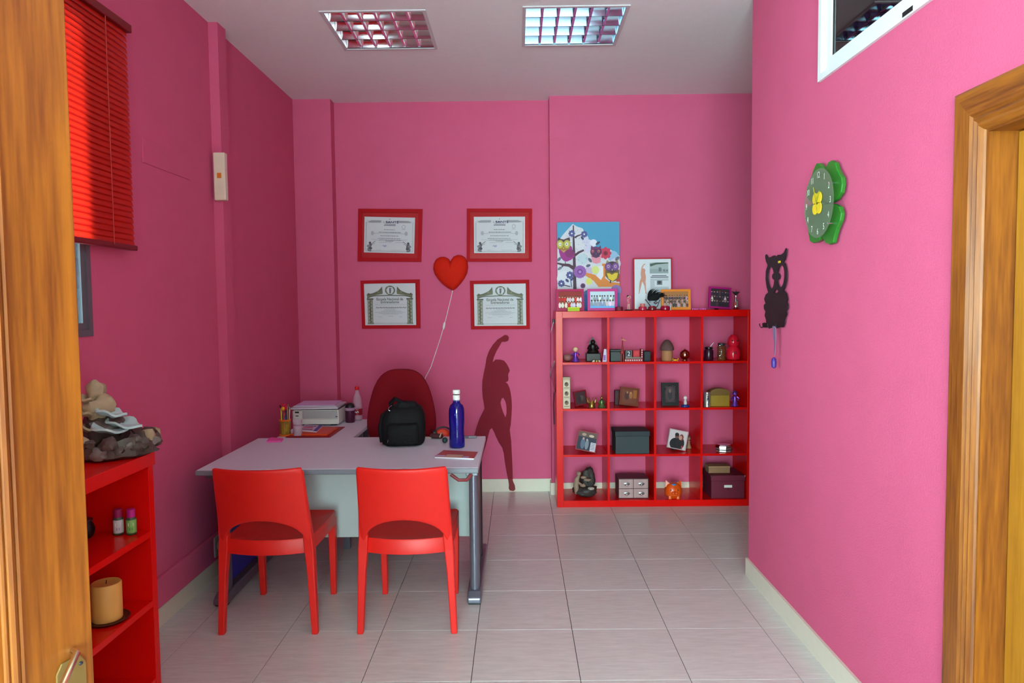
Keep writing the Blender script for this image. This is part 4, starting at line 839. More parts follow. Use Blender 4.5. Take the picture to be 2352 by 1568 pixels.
p = on_z(196, 1235, .70); o = thing('dark_vase', 'small black pot on the middle bookcase shelf half behind the door', 'pot', (p.x, p.y, .7004)); MB().lathe([(.02, 0), (.03, .01), (.034, .035), (.026, .055), (.022, .062)], 18).build('pot_body', BLACK, o, smooth=True); MB().lathe([(.022, .062), (.027, .064), (.027, .070), (.018, .070)], 18).build('pot_rim', DARKMET, o, smooth=True)

# ------------------------------------------------------------------ things on top of the shelving unit
def crowd(a, rows, bg, bodies, heads, seed, floor_=None):
    random.seed(seed); a.rect(0, 0, 1, 1, bg)
    if floor_: a.rect(0, .78, 1, 1, floor_)
    for r, (y, n, s_) in enumerate(rows):
        for i in range(n):
            x = (i+.5)/n+random.uniform(-.02, .02); c_ = random.choice(bodies)
            a.ell(x, y+.13*s_, .055*s_, .13*s_, [max(0, min(255, v+random.randint(-14, 14))) for v in c_], 8); a.ell(x, y-.03*s_, .03*s_, .05*s_, random.choice(heads), 8); a.ell(x, y-.055*s_, .031*s_, .035*s_, random.choice(((40, 26, 20), (90, 60, 30), (30, 20, 18))), 6)
def photo_frame(name, label, loc, w_, h_, bd, col, draw, lean=.12, rz=0., tilt=0., depth=.014, group=None, gloss=.4, mount=None):
    r = thing(name, label, 'photo frame', loc, rz, group)
    R2 = Matrix.Rotation(-lean, 4, 'X') @ Matrix.Rotation(tilt, 4, 'Y')
    def T_(m): m.T = R2; return m
    lift = abs(math.sin(tilt))*w_/2+depth*math.sin(lean)+.0012
    fm = mat('frame_%d_%d_%d' % tuple(col), col, gloss, spec=.25, var=.06)
    for (x0, x1, z0, z1) in ((-w_/2, w_/2, 0, bd), (-w_/2, w_/2, h_-bd, h_), (-w_/2, -w_/2+bd, bd, h_-bd), (w_/2-bd, w_/2, bd, h_-bd)): T_(MB()).box(x0, x1, 0, depth, z0+lift, z1+lift).build('frame_bar', fm, r)
    T_(MB()).box(-w_/2+bd, w_/2-bd, depth*.5, depth, bd+lift, h_-bd+lift).build('backing', BLACK, r)
    a = Art(lambda x, y, h: R2 @ Vector((-w_/2+bd+x*(w_-2*bd), depth*.4-h, lift+h_-bd-y*(h_-2*bd)))); draw(a); a.build('photo_print', r)
    t_ = R2 @ Vector((0, depth, h_*.62+lift)); MB().prism([t_+Vector((-.012, 0, 0)), t_+Vector((.012, 0, 0)), Vector((.016, t_.y+h_*.22, .001)), Vector((-.016, t_.y+h_*.22, .001))], (0, .003, 0)).build('easel_leg', BLACK, r)
    return r
YT = 5.53
cx0, cx1 = on_y(1280, 600, YT).x, on_y(1423, 600, YT).x; ct = on_y(1350, 510, YT).z
cv = thing('owl_canvas', 'blue canvas picture of colourful owls in a tree, standing on the red shelving unit', 'picture', ((cx0+cx1)/2, YT, SS+.0005))
cw, ch = cx1-cx0, ct-SS
B(-cw/2, cw/2, 0, .030, 0, ch).build('stretched_canvas', PAPER, cv)
a = Art(lambda x, y, h: Vector((-cw/2+(x-140)/1030*cw, -.0006-h, ch-(y-78)/1452*ch)))
SKY = (74, 150, 190); TRK = (74, 40, 60); LIL = (206, 200, 224)
a.rect(140, 78, 1170, 1530, SKY)
a.poly([(140, 420), (220, 300), (300, 210), (400, 105), (470, 150), (560, 180), (640, 330), (690, 480), (700, 620), (860, 520), (1000, 520), (1100, 580), (1170, 640), (1170, 1530), (140, 1530)], (214, 208, 218))
for x, y, r_, c_ in ((600, 350, 60, LIL), (660, 430, 70, LIL), (740, 420, 60, (226, 220, 236)), (650, 500, 70, LIL), (560, 680, 90, (190, 204, 214)), (1060, 640, 90, (150, 180, 214)), (1100, 760, 90, (206, 190, 210)), (260, 1000, 130, (222, 218, 228)), (660, 880, 70, (200, 176, 210))): a.ell(x, y, r_, r_, c_)
random.seed(11)
for i in range(70): x = random.uniform(300, 640); y = random.uniform(170, 780); a.ell(x, y, 5, 8, (150, 140, 170), 6)
a.poly([(600, 900), (760, 940), (860, 1030), (880, 900), (880, 760), (940, 760), (930, 1000), (1010, 1060), (1170, 1080), (1170, 1140), (820, 1140), (740, 1040), (600, 950)], (222, 130, 56)); a.poly([(800, 800), (900, 800), (900, 960), (860, 1030), (790, 960)], (228, 222, 232))
a.line([(408, 130), (412, 400), (420, 700), (425, 1000), (435, 1530)], [18, 34, 46, 52, 64], TRK); a.line([(430, 330), (480, 300), (545, 280)], [30, 24, 14], TRK); a.line([(430, 620), (500, 570), (580, 535)], [40, 36, 30], TRK); a.line([(410, 830), (330, 780), (230, 770), (140, 745)], [60, 50, 40, 26], TRK); a.line([(250, 770), (200, 820)], [30, 16], TRK)
def flower(x, y, r_, c1, c2, n, inner):
    for i in range(n): b = 2*PI*i/n; a.ell(x+r_*.62*math.cos(b), y+r_*.62*math.sin(b), r_*.42, r_*.22 if n > 9 else r_*.34, c1, 10, b)
    a.ell(x, y, r_*.42, r_*.42, c2); a.ell(x, y, r_*.24, r_*.24, inner)
for x, y, r_ in ((382, 262, 55), (586, 276, 55), (345, 942, 62), (204, 1078, 58)): flower(x, y, r_, (84, 80, 140), (84, 80, 140), 8, (236, 232, 240))
a.line([(355, 990), (372, 1140)], 14, (84, 76, 130)); a.line([(230, 1100), (350, 1130)], 16, TRK); a.ell(300, 1030, 36, 22, (70, 66, 120), 10, .8); a.ell(380, 1010, 34, 18, (70, 66, 120), 10, -.9)
a.ell(555, 340, 34, 18, (60, 56, 90), 10, .9); a.ell(810, 425, 44, 20, (60, 60, 90), 10, -.6); a.ell(170, 680, 40, 24, (90, 96, 120), 10, -.9); a.ell(180, 830, 44, 22, (120, 120, 140), 10, -.6); a.ell(680, 700, 44, 24, (84, 90, 110), 10, .9); a.ell(650, 790, 40, 22, (84, 90, 110), 10, -.3); a.ell(1130, 680, 44, 26, (96, 96, 120), 10, -.8)
flower(512, 890, 105, (150, 88, 170), (110, 50, 130), 18, (176, 120, 190)); flower(935, 590, 98, (200, 44, 80), (150, 24, 60), 8, (110, 16, 44)); flower(560, 1120, 100, (224, 206, 222), (110, 60, 110), 8, (70, 40, 70))
a.ell(768, 862, 62, 66, (214, 216, 130)); a.ell(660, 1048, 54, 58, (220, 214, 110))
a.ell(640, 1300, 90, 110, (92, 130, 190)); a.ell(1110, 1200, 90, 90, (140, 110, 170)); a.rect(1060, 1240, 1170, 1530, (90, 110, 160)); a.rect(580, 1260, 700, 1530, (70, 110, 180)); a.poly([(1120, 960), (1170, 930), (1170, 1060), (1110, 1060)], (190, 60, 60))
# owl in pink, winking
a.poly([(165, 480), (230, 440), (330, 440), (380, 480), (400, 560), (430, 570), (420, 640), (370, 690), (300, 720), (250, 710), (200, 660), (170, 570)], (160, 36, 130)); a.ell(345, 590, 75, 65, (130, 30, 100)); a.poly([(165, 500), (245, 575), (330, 500), (330, 450), (200, 450)], (200, 150, 70)); a.poly([(145, 370), (160, 325), (200, 350), (250, 360), (300, 340), (345, 325), (355, 380), (250, 420)], (80, 40, 60)); a.poly([(140, 400), (355, 400), (340, 520), (240, 540), (150, 510)], (150, 110, 40))
for x in (188, 300): a.ell(x, 436, 56, 70, (176, 166, 60)); a.ell(x, 436, 40, 52, (196, 184, 90)); a.ell(x-2, 436, 22, 26, (240, 238, 236))
a.ell(296, 436, 10, 12, (30, 24, 40)); a.rect(170, 432, 205, 440, (60, 50, 60)); a.poly([(232, 490), (256, 490), (244, 526)], (230, 170, 60)); a.line([(270, 715), (275, 760)], 12, TRK)
# owl with dark purple head
a.poly([(690, 600), (870, 600), (850, 740), (780, 760), (720, 740)], (226, 140, 160)); a.ell(778, 565, 95, 82, (78, 36, 80)); a.poly([(690, 520), (700, 462), (740, 492), (820, 492), (855, 462), (866, 520)], (110, 50, 100)); a.poly([(700, 640), (780, 600), (850, 640), (780, 668)], (78, 36, 80))
for x in (724, 822): a.ell(x, 556, 22, 26, (206, 96, 110)); a.ell(x, 556, 13, 16, (60, 20, 50)); a.ell(x+2, 552, 5, 6, (230, 220, 230))
a.poly([(768, 590), (790, 590), (779, 615)], (90, 80, 110))
# yellow owl with violet eyes
a.poly([(930, 860), (1160, 860), (1160, 980), (1110, 1040), (1060, 1055), (990, 1030), (930, 960)], (120, 90, 40)); a.poly([(955, 920), (1000, 920), (1040, 945), (1090, 915), (1140, 915), (1120, 1000), (1055, 1048), (985, 1010)], (226, 190, 50)); a.poly([(940, 760), (960, 700), (1000, 735), (1090, 735), (1130, 695), (1150, 770)], (150, 130, 90)); a.ell(1045, 800, 100, 75, (66, 44, 60)); a.poly([(955, 880), (1140, 880), (1045, 912)], (66, 44, 60))
for x in (980, 1098): a.ell(x, 812, 58, 66, (104, 56, 120)); a.ell(x, 810, 44, 50, (130, 80, 150)); a.ell(x, 806, 20, 24, (214, 170, 200)); a.ell(x, 806, 10, 12, (40, 20, 50))
a.poly([(1032, 850), (1056, 850), (1044, 882)], (180, 170, 190)); a.rect(1005, 1040, 1025, 1080, TRK)
a.build('canvas_print', cv)

YF = SY0+.10
WOODM = (176, 26, 96)
photo_frame('photo_frame', 'magenta frame with red and white team photo at the left shelf end', spot(1310, 0, .09), mm(64), mm(50), .018, (176, 22, 84), lambda a: crowd(a, ((.35, 9, 1.1), (.66, 8, 1.2)), (150, 40, 34), ((206, 30, 36), (224, 214, 212), (236, 230, 230)), ((206, 150, 124), (224, 176, 150)), 1), .10, .06, group='framed photos on the shelving unit')
photo_frame('photo_frame', 'magenta frame with a pale blue swimming group photo in front of the owl canvas', spot(1384, 0, .10), mm(68), mm(50), .020, (196, 44, 130), lambda a: (crowd(a, ((.32, 9, 1.1), (.6, 8, 1.2)), (196, 214, 228), ((206, 206, 214), (150, 156, 170), (228, 226, 232)), ((150, 130, 130), (90, 80, 90)), 2, (90, 160, 220)), a.rect(.0, .88, 1, 1, (110, 176, 232))), .08, .0, group='framed photos on the shelving unit')
photo_frame('photo_frame', 'bright orange frame with a brown group photo on the shelf top', spot(1553, 0, .10), mm(66), mm(47), .017, (232, 128, 30), lambda a: crowd(a, ((.30, 10, 1.0), (.52, 10, 1.0), (.72, 9, 1.0)), (168, 104, 52), ((92, 56, 70), (120, 70, 80), (180, 150, 150), (70, 44, 56)), ((206, 150, 124),), 3, (196, 130, 60)), .10, -.05, group='framed photos on the shelving unit')
photo_frame('photo_frame', 'magenta frame with a dark group photo at the right end of the shelf top', spot(1653, 0, .10), mm(52), mm(49), .013, (170, 22, 110), lambda a: crowd(a, ((.2, 7, 1.2), (.45, 7, 1.2), (.7, 7, 1.2)), (52, 30, 46), ((60, 40, 56), (40, 30, 44), (206, 190, 196)), ((190, 150, 140), (120, 80, 90)), 4), .12, .10, tilt=.08, group='framed photos on the shelving unit')
# newspaper poster in a thin red frame
p = spot(1500, 0, .20); zt_ = on_y(1500, 592, p.y).z-SS; pw_ = mm(89, p.y)
def draw_news(a):
    a.rect(0, 0, 1, 1, (214, 214, 222)); a.rect(.42, .07, .93, .29, (168, 176, 176)); a.poly([(.42, .1), (.6, .07), (.93, .07), (.93, .09), (.6, .11), (.44, .15)], (70, 90, 80)); a.rect(.42, .2, .93, .29, (150, 158, 160)); 
    for x, y0 in ((.67, .17), (.71, .17), (.80, .21), (.88, .22), (.83, .24)): a.rect(x, y0, x+.025, .25, (84, 88, 92))
    a.rect(.48, .325, .88, .34, (70, 70, 78)); a.rect(.44, .355, .93, .372, (70, 70, 78))
    for k in range(24): y = .39+k*.013; a.rect(.43, y, .55 if .43 < y < .55 else .93, y+.006, (150, 152, 158))
    a.rect(.61, .43, .76, .52, (120, 122, 126)); a.ell(.68, .47, .05, .035, (60, 60, 66))
    k = .52/(1515-75)
    a.poly([(.13+(x-30)/430*.22, .09+(y-75)*.00042) for x, y in sil], (206, 140, 120))
photo_frame('framed_poster', 'red framed white poster with an orange stretching figure behind the feather mask', p, pw_, zt_, .009, (176, 16, 36), draw_news, .04, 0., depth=.012)

def simple(name, label, cat, px, row, dy, rz=0., group=None): return thing(name, label, cat, spot(px, row, dy)+Vector((0, 0, .0004)), rz, group)
o = simple('small_box', 'small lime green box on the front edge of the shelf top', 'box', 1317, 0, .03); B(-.045, .045, -.02, .02, 0, .020).build('box_base', pc((170, 190, 20)), o, bevel=.002); B(-.046, .046, -.021, .021, .0204, .030).build('lid', pc((206, 222, 40)), o, bevel=.002)
o = simple('candle_box', 'dark crimson candle tin at the right of the swimming photo', 'candle', 1422, 0, .05); MB().lathe([(.028, 0), (.030, .002), (.030, .028), (.028, .030), (.026, .025), (.002, .025)], 20).build('tin', pc((110, 10, 40)), o, smooth=True); MB().tube([(0, 0, .025), (.001, 0, .034)], .0012, 5).build('wick', BLACK, o)
SKIN = mat('porcelain_skin', (222, 170, 150), .4)
o = simple('ballerina_figurine', 'slim ballerina figurine in pink and white on a dark base', 'figurine', 1444, 0, .06)
MB().lathe([(.022, 0), (.024, .002), (.022, .007), (.01, .009)], 16, 1.3, 1).build('base', pc((60, 10, 20)), o, smooth=True)
for sx in (-.006, .006): MB().tube([(sx, 0, .009), (sx*.8, 0, .035), (sx*.5, 0, .062)], [.0035, .004, .005], 7).build('leg', SKIN, o, smooth=True)
MB().lathe([(.004, .050), (.013, .056), (.008, .066), (.006, .078), (.008, .088), (.003, .094)], 12).build('dress', pc((222, 110, 130)), o, smooth=True); MB().tube([(.006, 0, .088), (.016, -.002, .098), (.010, -.004, .112)], .0025, 6).build('arm', SKIN, o, smooth=True); MB().tube([(-.006, 0, .088), (-.012, -.004, .076), (-.006, -.008, .068)], .0025, 6).build('arm', SKIN, o, smooth=True); MB().ball((-.003, 0, .104), .009, 10, 8).build('head', SKIN, o, smooth=True); MB().ball((-.005, .003, .108), .010, 10, 8).build('hair', pc((40, 16, 16)), o, smooth=True)
o = simple('feather_mask', 'black and white carnival mask topped with black feathers', 'mask', 1499, 0, .08)
MK = mat('grey_mask', (150, 152, 166), .4)
MB().prism([(-.050, 0, .078), (-.03, 0, .052), (-.004, 0, .020), (.014, 0, .010), (.036, 0, .034), (.052, 0, .078), (.03, 0, .092), (0, 0, .086), (-.03, 0, .092)], (0, .004, 0), [[(.010, 0, .058), (.020, 0, .049), (.036, 0, .058), (.022, 0, .066)], [(-.034, 0, .064), (-.022, 0, .056), (-.010, 0, .062), (-.022, 0, .070)]]).build('mask_face', MK, o)
MB().tube([(-.056, -.002, .084), (-.03, -.002, .050), (-.004, -.002, .018), (.014, -.002, .008), (.038, -.002, .034), (.054, -.002, .080)], .0035, 6).build('black_trim', BLACK, o, smooth=True)
MB().tube([(.008, -.003, .057), (.022, -.003, .046), (.040, -.003, .060), (.022, -.003, .069)], .003, 6, True).build('eye_rim', BLACK, o, smooth=True)
MB().tube([(.01, .006, 0), (.01, .006, .03)], .006, 8).build('stand', BLACK, o); MB().lathe([(.022, 0), (.022, .005), (.01, .006)], 16).build('stand_base', BLACK, o)
MB().add(*blob([(.072, .030, .010, .0, 0), (.085, .046, .014, .004, 0), (.105, .050, .016, .010, 0), (.122, .034, .012, .018, 0), (.130, .014, .006, .022, 0)], 18, .8, .006, 3)).build('plume_base', NYLON, o, smooth=True)
random.seed(5)
for k in range(30):
    a_ = -1.0+2.3*k/29; l_ = random.uniform(.045, .075); b_ = Vector((.030*a_, -.006, .092)); pts = []
    for t in (0, .25, .5, .75, 1):
        b2 = a_*.75+t*.9; pts.append(b_+Vector((math.sin(b2)*l_*t+.006*t, -.010*math.sin(PI*t), math.cos(b2*.8)*l_*t*1.05)))
    MB().tube(pts, [.003, .0045, .004, .0028, .0005], 6).build('feather', NYLON, o, smooth=True)
for k, (px, dy, lab, c_) in enumerate(((1476, .04, 'crimson glass candle holder left of the feather mask stand', (176, 40, 66)), (1498, .035, 'dark red low candle holder in front of the feather mask', (120, 30, 40)), (1528, .04, 'crimson candle holder in front of the orange frame', (150, 16, 50)))):
    o = simple('candle_holder', lab, 'candle holder', px, 0, dy, 0, 'red candle holders on the shelf top'); r_ = (.030, .030, .036)[k]
    MB().lathe([(r_*.7, 0), (r_, .004), (r_*1.05, .018), (r_*.9, .030), (r_*.8, .030), (r_*.9, .018), (r_*.6, .008), (.001, .008)], 20).build('holder_bowl', mat('holder_%d' % k, c_, .2), o, smooth=True)
    MB().lathe([(r_*.6, .0085), (r_*.62, .034 if k else .052), (.002, .034 if k else .052)], 16).build('candle', pc((206, 110, 106) if k == 0 else (170, 50, 60)), o, smooth=True)
o = simple('glass_figurine', 'tiny pale glass figure in front of the orange frame', 'figurine', 1540, 0, .03); MB().lathe([(.008, 0), (.009, .003), (.004, .008), (.006, .02), (.003, .03), (.005, .036), (.001, .041)], 10).build('figure', mat('pale_glass', (226, 214, 222), .1, alpha=.6), o, smooth=True); MB().tube([(-.004, 0, .02), (-.010, 0, .035)], .0018, 5).build('wing', mat('pale_glass', (226, 214, 222), .1, alpha=.6), o)
o = simple('pink_bead_string', 'small heap of pink beads between the orange and magenta frames', 'beads', 1606, 0, .05); random.seed(8)
for k in range(14): MB().ball((-.05+.0078*k, random.uniform(-.01, .01), .006), .006, 8, 6).build('bead', pc((206, 60, 150) if k % 2 else (222, 120, 190)), o, smooth=True)
o = simple('silver_bottle', 'slim silver and red bottle with dark leafy top at the right shelf end', 'ornament', 1690, 0, .10)
MB().lathe([(.016, 0), (.019, .004), (.018, .03), (.012, .075), (.008, .09), (.008, .105), (.005, .108)], 16).build('bottle_body', CHROME, o, smooth=True); MB().prism([(-.018, -.0185, .03), (-.004, -.0195, .03), (-.006, -.016, .062), (-.010, -.015, .062)], (0, .003, 0)).build('red_patch', pc((206, 70, 40)), o)
a = Art(lambda x, y, h: Vector((x, -.0192-h, y))); a.rect(-.004, .02, .012, .07, (60, 56, 60))
for k in range(6): a.rect(-.002, .024+k*.007, .010-.002*(k % 2), .027+k*.007, (190, 186, 190))
a.build('bottle_print', o)
for k in range(7): b = 2*PI*k/7; MB().tube([(0, 0, .105), (.014*math.cos(b), .012*math.sin(b), .128), (.032*math.cos(b), .02*math.sin(b), .132+.008*math.sin(3*b))], [.003, .008, .001], 6).build('leaf', pc((40, 20, 30)), o, smooth=True)
MB().tube([(0, 0, .10), (.002, 0, .15)], [.004, .001], 6).build('tuft', pc((40, 20, 30)), o)

# ------------------------------------------------------------------ things inside the cubes (row 1 = upper row)
def fig(o, h, dress, hair, skin=SKIN, wide=.26, arms=True):
    """small standing figurine of height h"""
    MB().lathe([(h*wide*.8, 0), (h*wide, h*.03), (h*wide*.75, h*.2), (h*wide*.42, h*.42), (h*wide*.5, h*.55), (h*wide*.35, h*.62)], 16).build('robe', dress, o, smooth=True)
    MB().ball((0, 0, h*.76), h*.13, 12, 9).build('head', skin, o, smooth=True); MB().ball((0, h*.03, h*.80), h*.155, 12, 9, (1, .9, 1)).build('hair', hair, o, smooth=True)
    if arms:
        for sx in (-1, 1): MB().tube([(sx*h*.12, 0, h*.58), (sx*h*.24, -h*.05, h*.46), (sx*h*.12, -h*.18, h*.40)], h*.045, 7).build('arm', dress, o, smooth=True)
VIO = mat('violet_metallic', (120, 70, 190), .25, metal=.6, var=.2); BLOND = mat('pale_blond', (226, 206, 150), .5); BRZ = mat('dark_bronze', (30, 22, 22), .35, metal=.5); GOLD = mat('antique_gold', (176, 140, 70), .3, metal=.9, var=.15)
# row 1, cube 1
o = simple('shell', 'pinkish brown seashell in the top left cube corner', 'shell', 1304, 1, .12); rock(MB(), (0, 0, .030), .036, (1, .8, .8), 3., .15, 2).build('shell_body', mat('shell_pink', (150, 90, 90), .5), o, smooth=True); MB().lathe([(.016, 0), (.016, .004), (.010, .006)], 12).build('shell_foot', BRZ, o)
o = simple('doll_figurine', 'blond violet dressed figurine at the front of the top left cube', 'figurine', 1322, 1, .06); fig(o, .118, VIO, BLOND); MB().at((.012, -.030, .052)).lathe([(.004, -.01), (.010, 0), (.004, .012)], 10).build('bouquet', pc((206, 40, 90)), o, smooth=True)
o = simple('buddha_statue', 'black seated statue with flame halo on a block in the top left cube', 'statue', 1362, 1, .12)
B(-.055, .055, -.035, .035, 0, .062).build('plinth', BRZ, o, bevel=.004); MB().lathe([(.042, .0625), (.048, .068), (.036, .090), (.024, .108), (.028, .124), (.012, .136)], 18, 1, .7).build('seated_body', BRZ, o, smooth=True); MB().ball((0, -.006, .146), .018, 12, 9).build('head', BRZ, o, smooth=True); MB().prism([(-.030, .02, .108), (.030, .02, .108), (.026, .02, .146), (.012, .02, .166), (0, .02, .19), (-.012, .02, .166), (-.026, .02, .146)], (0, .006, 0)).build('halo', BRZ, o)
for sx in (-1, 1): MB().tube([(sx*.026, -.004, .122), (sx*.04, -.015, .098), (sx*.012, -.032, .088)], .008, 7).build('arm', BRZ, o, smooth=True)
o = simple('small_card', 'narrow white and violet card leaning at the right side of the top left cube', 'card', 1388, 1, .05, -.25); MB().prism([(-.014, 0, 0), (.016, 0, 0), (.014, .02, .095), (-.004, .02, .095)], (0, .003, 0)).build('card_sheet', pc((206, 196, 220)), o); a = Art(lambda x, y, h: Vector((x, -.0006-h+y*.21, y))); a.rect(-.008, .01, .010, .05, (140, 100, 170)); a.build('card_print', o)
for k, (px, c_) in enumerate(((1363, (222, 206, 180)), (1370, (214, 180, 90)), (1377, (206, 190, 180)))):
    o = simple('sea_shell', ('white', 'yellow', 'grey white')[k]+' tiny seashell at the front of the top left cube', 'shell', px, 1, .03, k, 'tiny seashells'); MB().at((0, 0, .006), (0, 1.2, 0)).lathe([(.001, -.012), (.006, -.004), (.008, .004), (.004, .011)], 10).build('whorl', pc(c_), o, smooth=True); MB().ball((.004, 0, .006), .006, 8, 6, (1, 1, .7)).build('lip', pc([min(255, v+14) for v in c_]), o, smooth=True)
# row 1, cube 2
o = simple('black_box', 'small black box left of the giraffe in the second top cube', 'box', 1414, 1, .10); B(-.045, .045, -.04, .04, 0, .075).build('box_body', BLACK, o, bevel=.003); B(-.047, .047, -.042, .042, .0754, .090).build('lid', BLACK, o, bevel=.003)
GIR = mat('red_brown_giraffe', (150, 36, 36), .5, var=.4, vs=60); o = simple('giraffe_figurine', 'slim red brown giraffe figurine in the second top cube', 'figurine', 1429, 1, .05)
for x, y in ((-.008, -.006), (.010, -.006), (-.008, .008), (.010, .008)): MB().tube([(x, y, 0), (x*.9, y*.8, .06)], .0035, 6).build('leg', GIR, o)
MB().ball((.001, 0, .068), .016, 12, 8, (1.1, .7, .8)).build('body', GIR, o, smooth=True); MB().tube([(.002, 0, .072), (.002, 0, .12), (.004, 0, .160)], [.010, .006, .005], 8).build('neck', GIR, o, smooth=True); MB().at((.010, 0, .166), (0, 1.9, 0)).lathe([(.004, -.014), (.008, -.006), (.006, .010), (.004, .022)], 10).build('head', mat('giraffe_face', (222, 130, 110), .5), o, smooth=True)
for sx in (-1, 1): MB().tube([(.0, sx*.004, .17), (-.004, sx*.007, .184)], .0015, 5).build('horn', GIR, o)
o = simple('block_calendar', 'perpetual desk calendar with number 2 and red block on a dotted stand', 'calendar', 1454, 1, .05, .03)
DOT = mat('crimson_board', (150, 16, 40), .5); B(-.068, .070, -.025, .025, 0, .022).build('stand_base', DOT, o); B(-.062, .054, -.022, .025, .0225, .034).build('stand_step', pc((120, 110, 100)), o); B(.055, .070, -.025, .025, .0225, .095).build('stand_post', DOT, o)
a = Art(lambda x, y, h: Vector((x, -.0256-h, y)))
for k in range(8): a.ell(-.060+k*.017, .011, .005, .005, (226, 214, 214), 8)
for k in range(4): a.ell(.0625, .036+k*.017, .004, .004, (226, 214, 214), 8)
a.build('dots', o)['kind'] = 'stuff'
for k, (x, c_) in enumerate(((-.036, (40, 44, 52)), (.022, (186, 40, 48)))):
    b_ = B(x-.025, x+.025, -.020, .02, .0345, .086).build('number_block', pc(c_), o, bevel=.002); a = Art(lambda u, v, h: Vector((u, -.0204-h, v)))
    if k == 0: a.line([(x-.022, .037), (x+.022, .037), (x+.022, .083), (x-.022, .083), (x-.022, .037)], .002, (206, 190, 180)); A2 = Art(lambda u, v, h: Vector((u, -.0208-h, -v))); A2.text('2', x, -.045, .046, (220, 222, 224)); a.build('block_border', o); A2.build('numeral', o)
    else: a.ell(x, .060, .016, .016, (206, 52, 58)); a.build('block_mark', o)
o = simple('dark_case', 'dark blue grey case at the right side of the second top cube', 'case', 1485, 1, .07); B(-.026, .026, -.04, .04, 0, .078).build('case_body', pc((22, 24, 34)), o, bevel=.006); B(-.027, .027, -.041, .041, .055, .058).build('seam', BLACK, o)
# row 1, cube 3
o = simple('hut_candle', 'tan jar with a brown conical thatch lid in the third top cube', 'jar', 1532, 1, .10); MB().lathe([(.040, 0), (.042, .004), (.043, .075), (.038, .08)], 22).build('jar_body', mat('tan_clay', (176, 116, 78), .7), o, smooth=True); MB().lathe([(.052, .0805), (.054, .088), (.050, .105), (.040, .13), (.024, .152), (.008, .160)], 22).build('cone_lid', mat('brown_thatch', (96, 62, 62), .8, var=.2, vs=40), o, smooth=True)
o = simple('crab_figurine', 'tiny yellow crab on the front edge of the third top cube', 'figurine', 1551, 1, .02); YEL = pc((226, 160, 30)); MB().ball((0, 0, .009), .012, 12, 8, (1.3, 1, .6)).build('shell', YEL, o, smooth=True)
for sx in (-1, 1): MB().tube([(sx*.012, -.004, .010), (sx*.022, -.008, .016), (sx*.018, -.01, .024)], .003, 6).build('claw', YEL, o, smooth=True); MB().tube([(sx*.012, 0, .007), (sx*.022, 0, .001)], .002, 5).build('leg', YEL, o); MB().tube([(sx*.010, .006, .007), (sx*.020, .010, .001)], .002, 5).build('leg', YEL, o)
o = simple('copper_ball', 'shiny copper globe on a small ring in the third top cube', 'ornament', 1573, 1, .07); CU = mat('copper', (196, 130, 100), .18, metal=1.); MB().lathe([(.020, 0), (.022, .002), (.020, .010), (.016, .010)], 18).build('ring', CU, o, smooth=True); MB().ball((0, 0, .046), .038, 22, 14).build('globe', CU, o, smooth=True); MB().lathe([(.006, .083), (.007, .088), (.002, .090)], 10).build('finial', CU, o)
# row 1, cube 4
o = simple('dark_jar', 'dark plum jar at the left of the last top cube', 'jar', 1628, 1, .10); MB().lathe([(.030, 0), (.034, .006), (.034, .07), (.026, .085)], 20).build('jar_body', mat('dark_plum', (58, 16, 36), .3), o, smooth=True); MB().lathe([(.028, .086), (.030, .088), (.030, .100), (.010, .104)], 20).build('lid', BRZ, o, smooth=True); MB().tube([(.004, -.02, .104), (.018, -.02, .12), (.032, -.02, .134)], .003, 6).build('spoon_handle', CHROME, o)
o = simple('spiral_jar', 'amber glass jar with a silver wire spiral in the last top cube', 'jar', 1657, 1, .09); MB().lathe([(.028, 0), (.031, .004), (.031, .10), (.024, .112)], 20).build('jar_body', mat('amber_glass', (110, 60, 34), .15), o, smooth=True); MB().lathe([(.026, .1125), (.028, .114), (.028, .130), (.02, .132)], 20).build('lid', DARKMET, o, smooth=True)
MB().tube([(-.018+.010*math.cos(k*.9), -.034+.006*math.sin(k*.9), .012+k*.0022) for k in range(50)], .0016, 5).build('wire_spiral', CHROME, o, smooth=True); MB().tube([(-.018, -.034, .12), (-.004, -.036, .134), (.012, -.036, .126), (.03, -.03, .128)], .0018, 5).build('wire_loop', CHROME, o, smooth=True)
o = simple('nesting_doll', 'glossy coral red double bellied figure in the last top cube', 'figurine', 1684, 1, .09); COR = mat('coral_gloss', (218, 24, 50), .18); MB().lathe([(.034, 0), (.046, .008), (.053, .04), (.050, .075), (.034, .098), (.030, .102)], 26).build('body', COR, o, smooth=True); MB().lathe([(.030, .1025), (.042, .118), (.044, .142), (.036, .170), (.018, .192), (.002, .196)], 26).build('head', COR, o, smooth=True)
for sx in (-1, 1): MB().ball((sx*.020, -.040, .150), .006, 8, 6).build('eye', BLACK, o); 
MB().ball((0, -.050, .06), .012, 10, 8, (1, .5, 1)).build('belly_button', pc((150, 10, 36)), o, smooth=True)
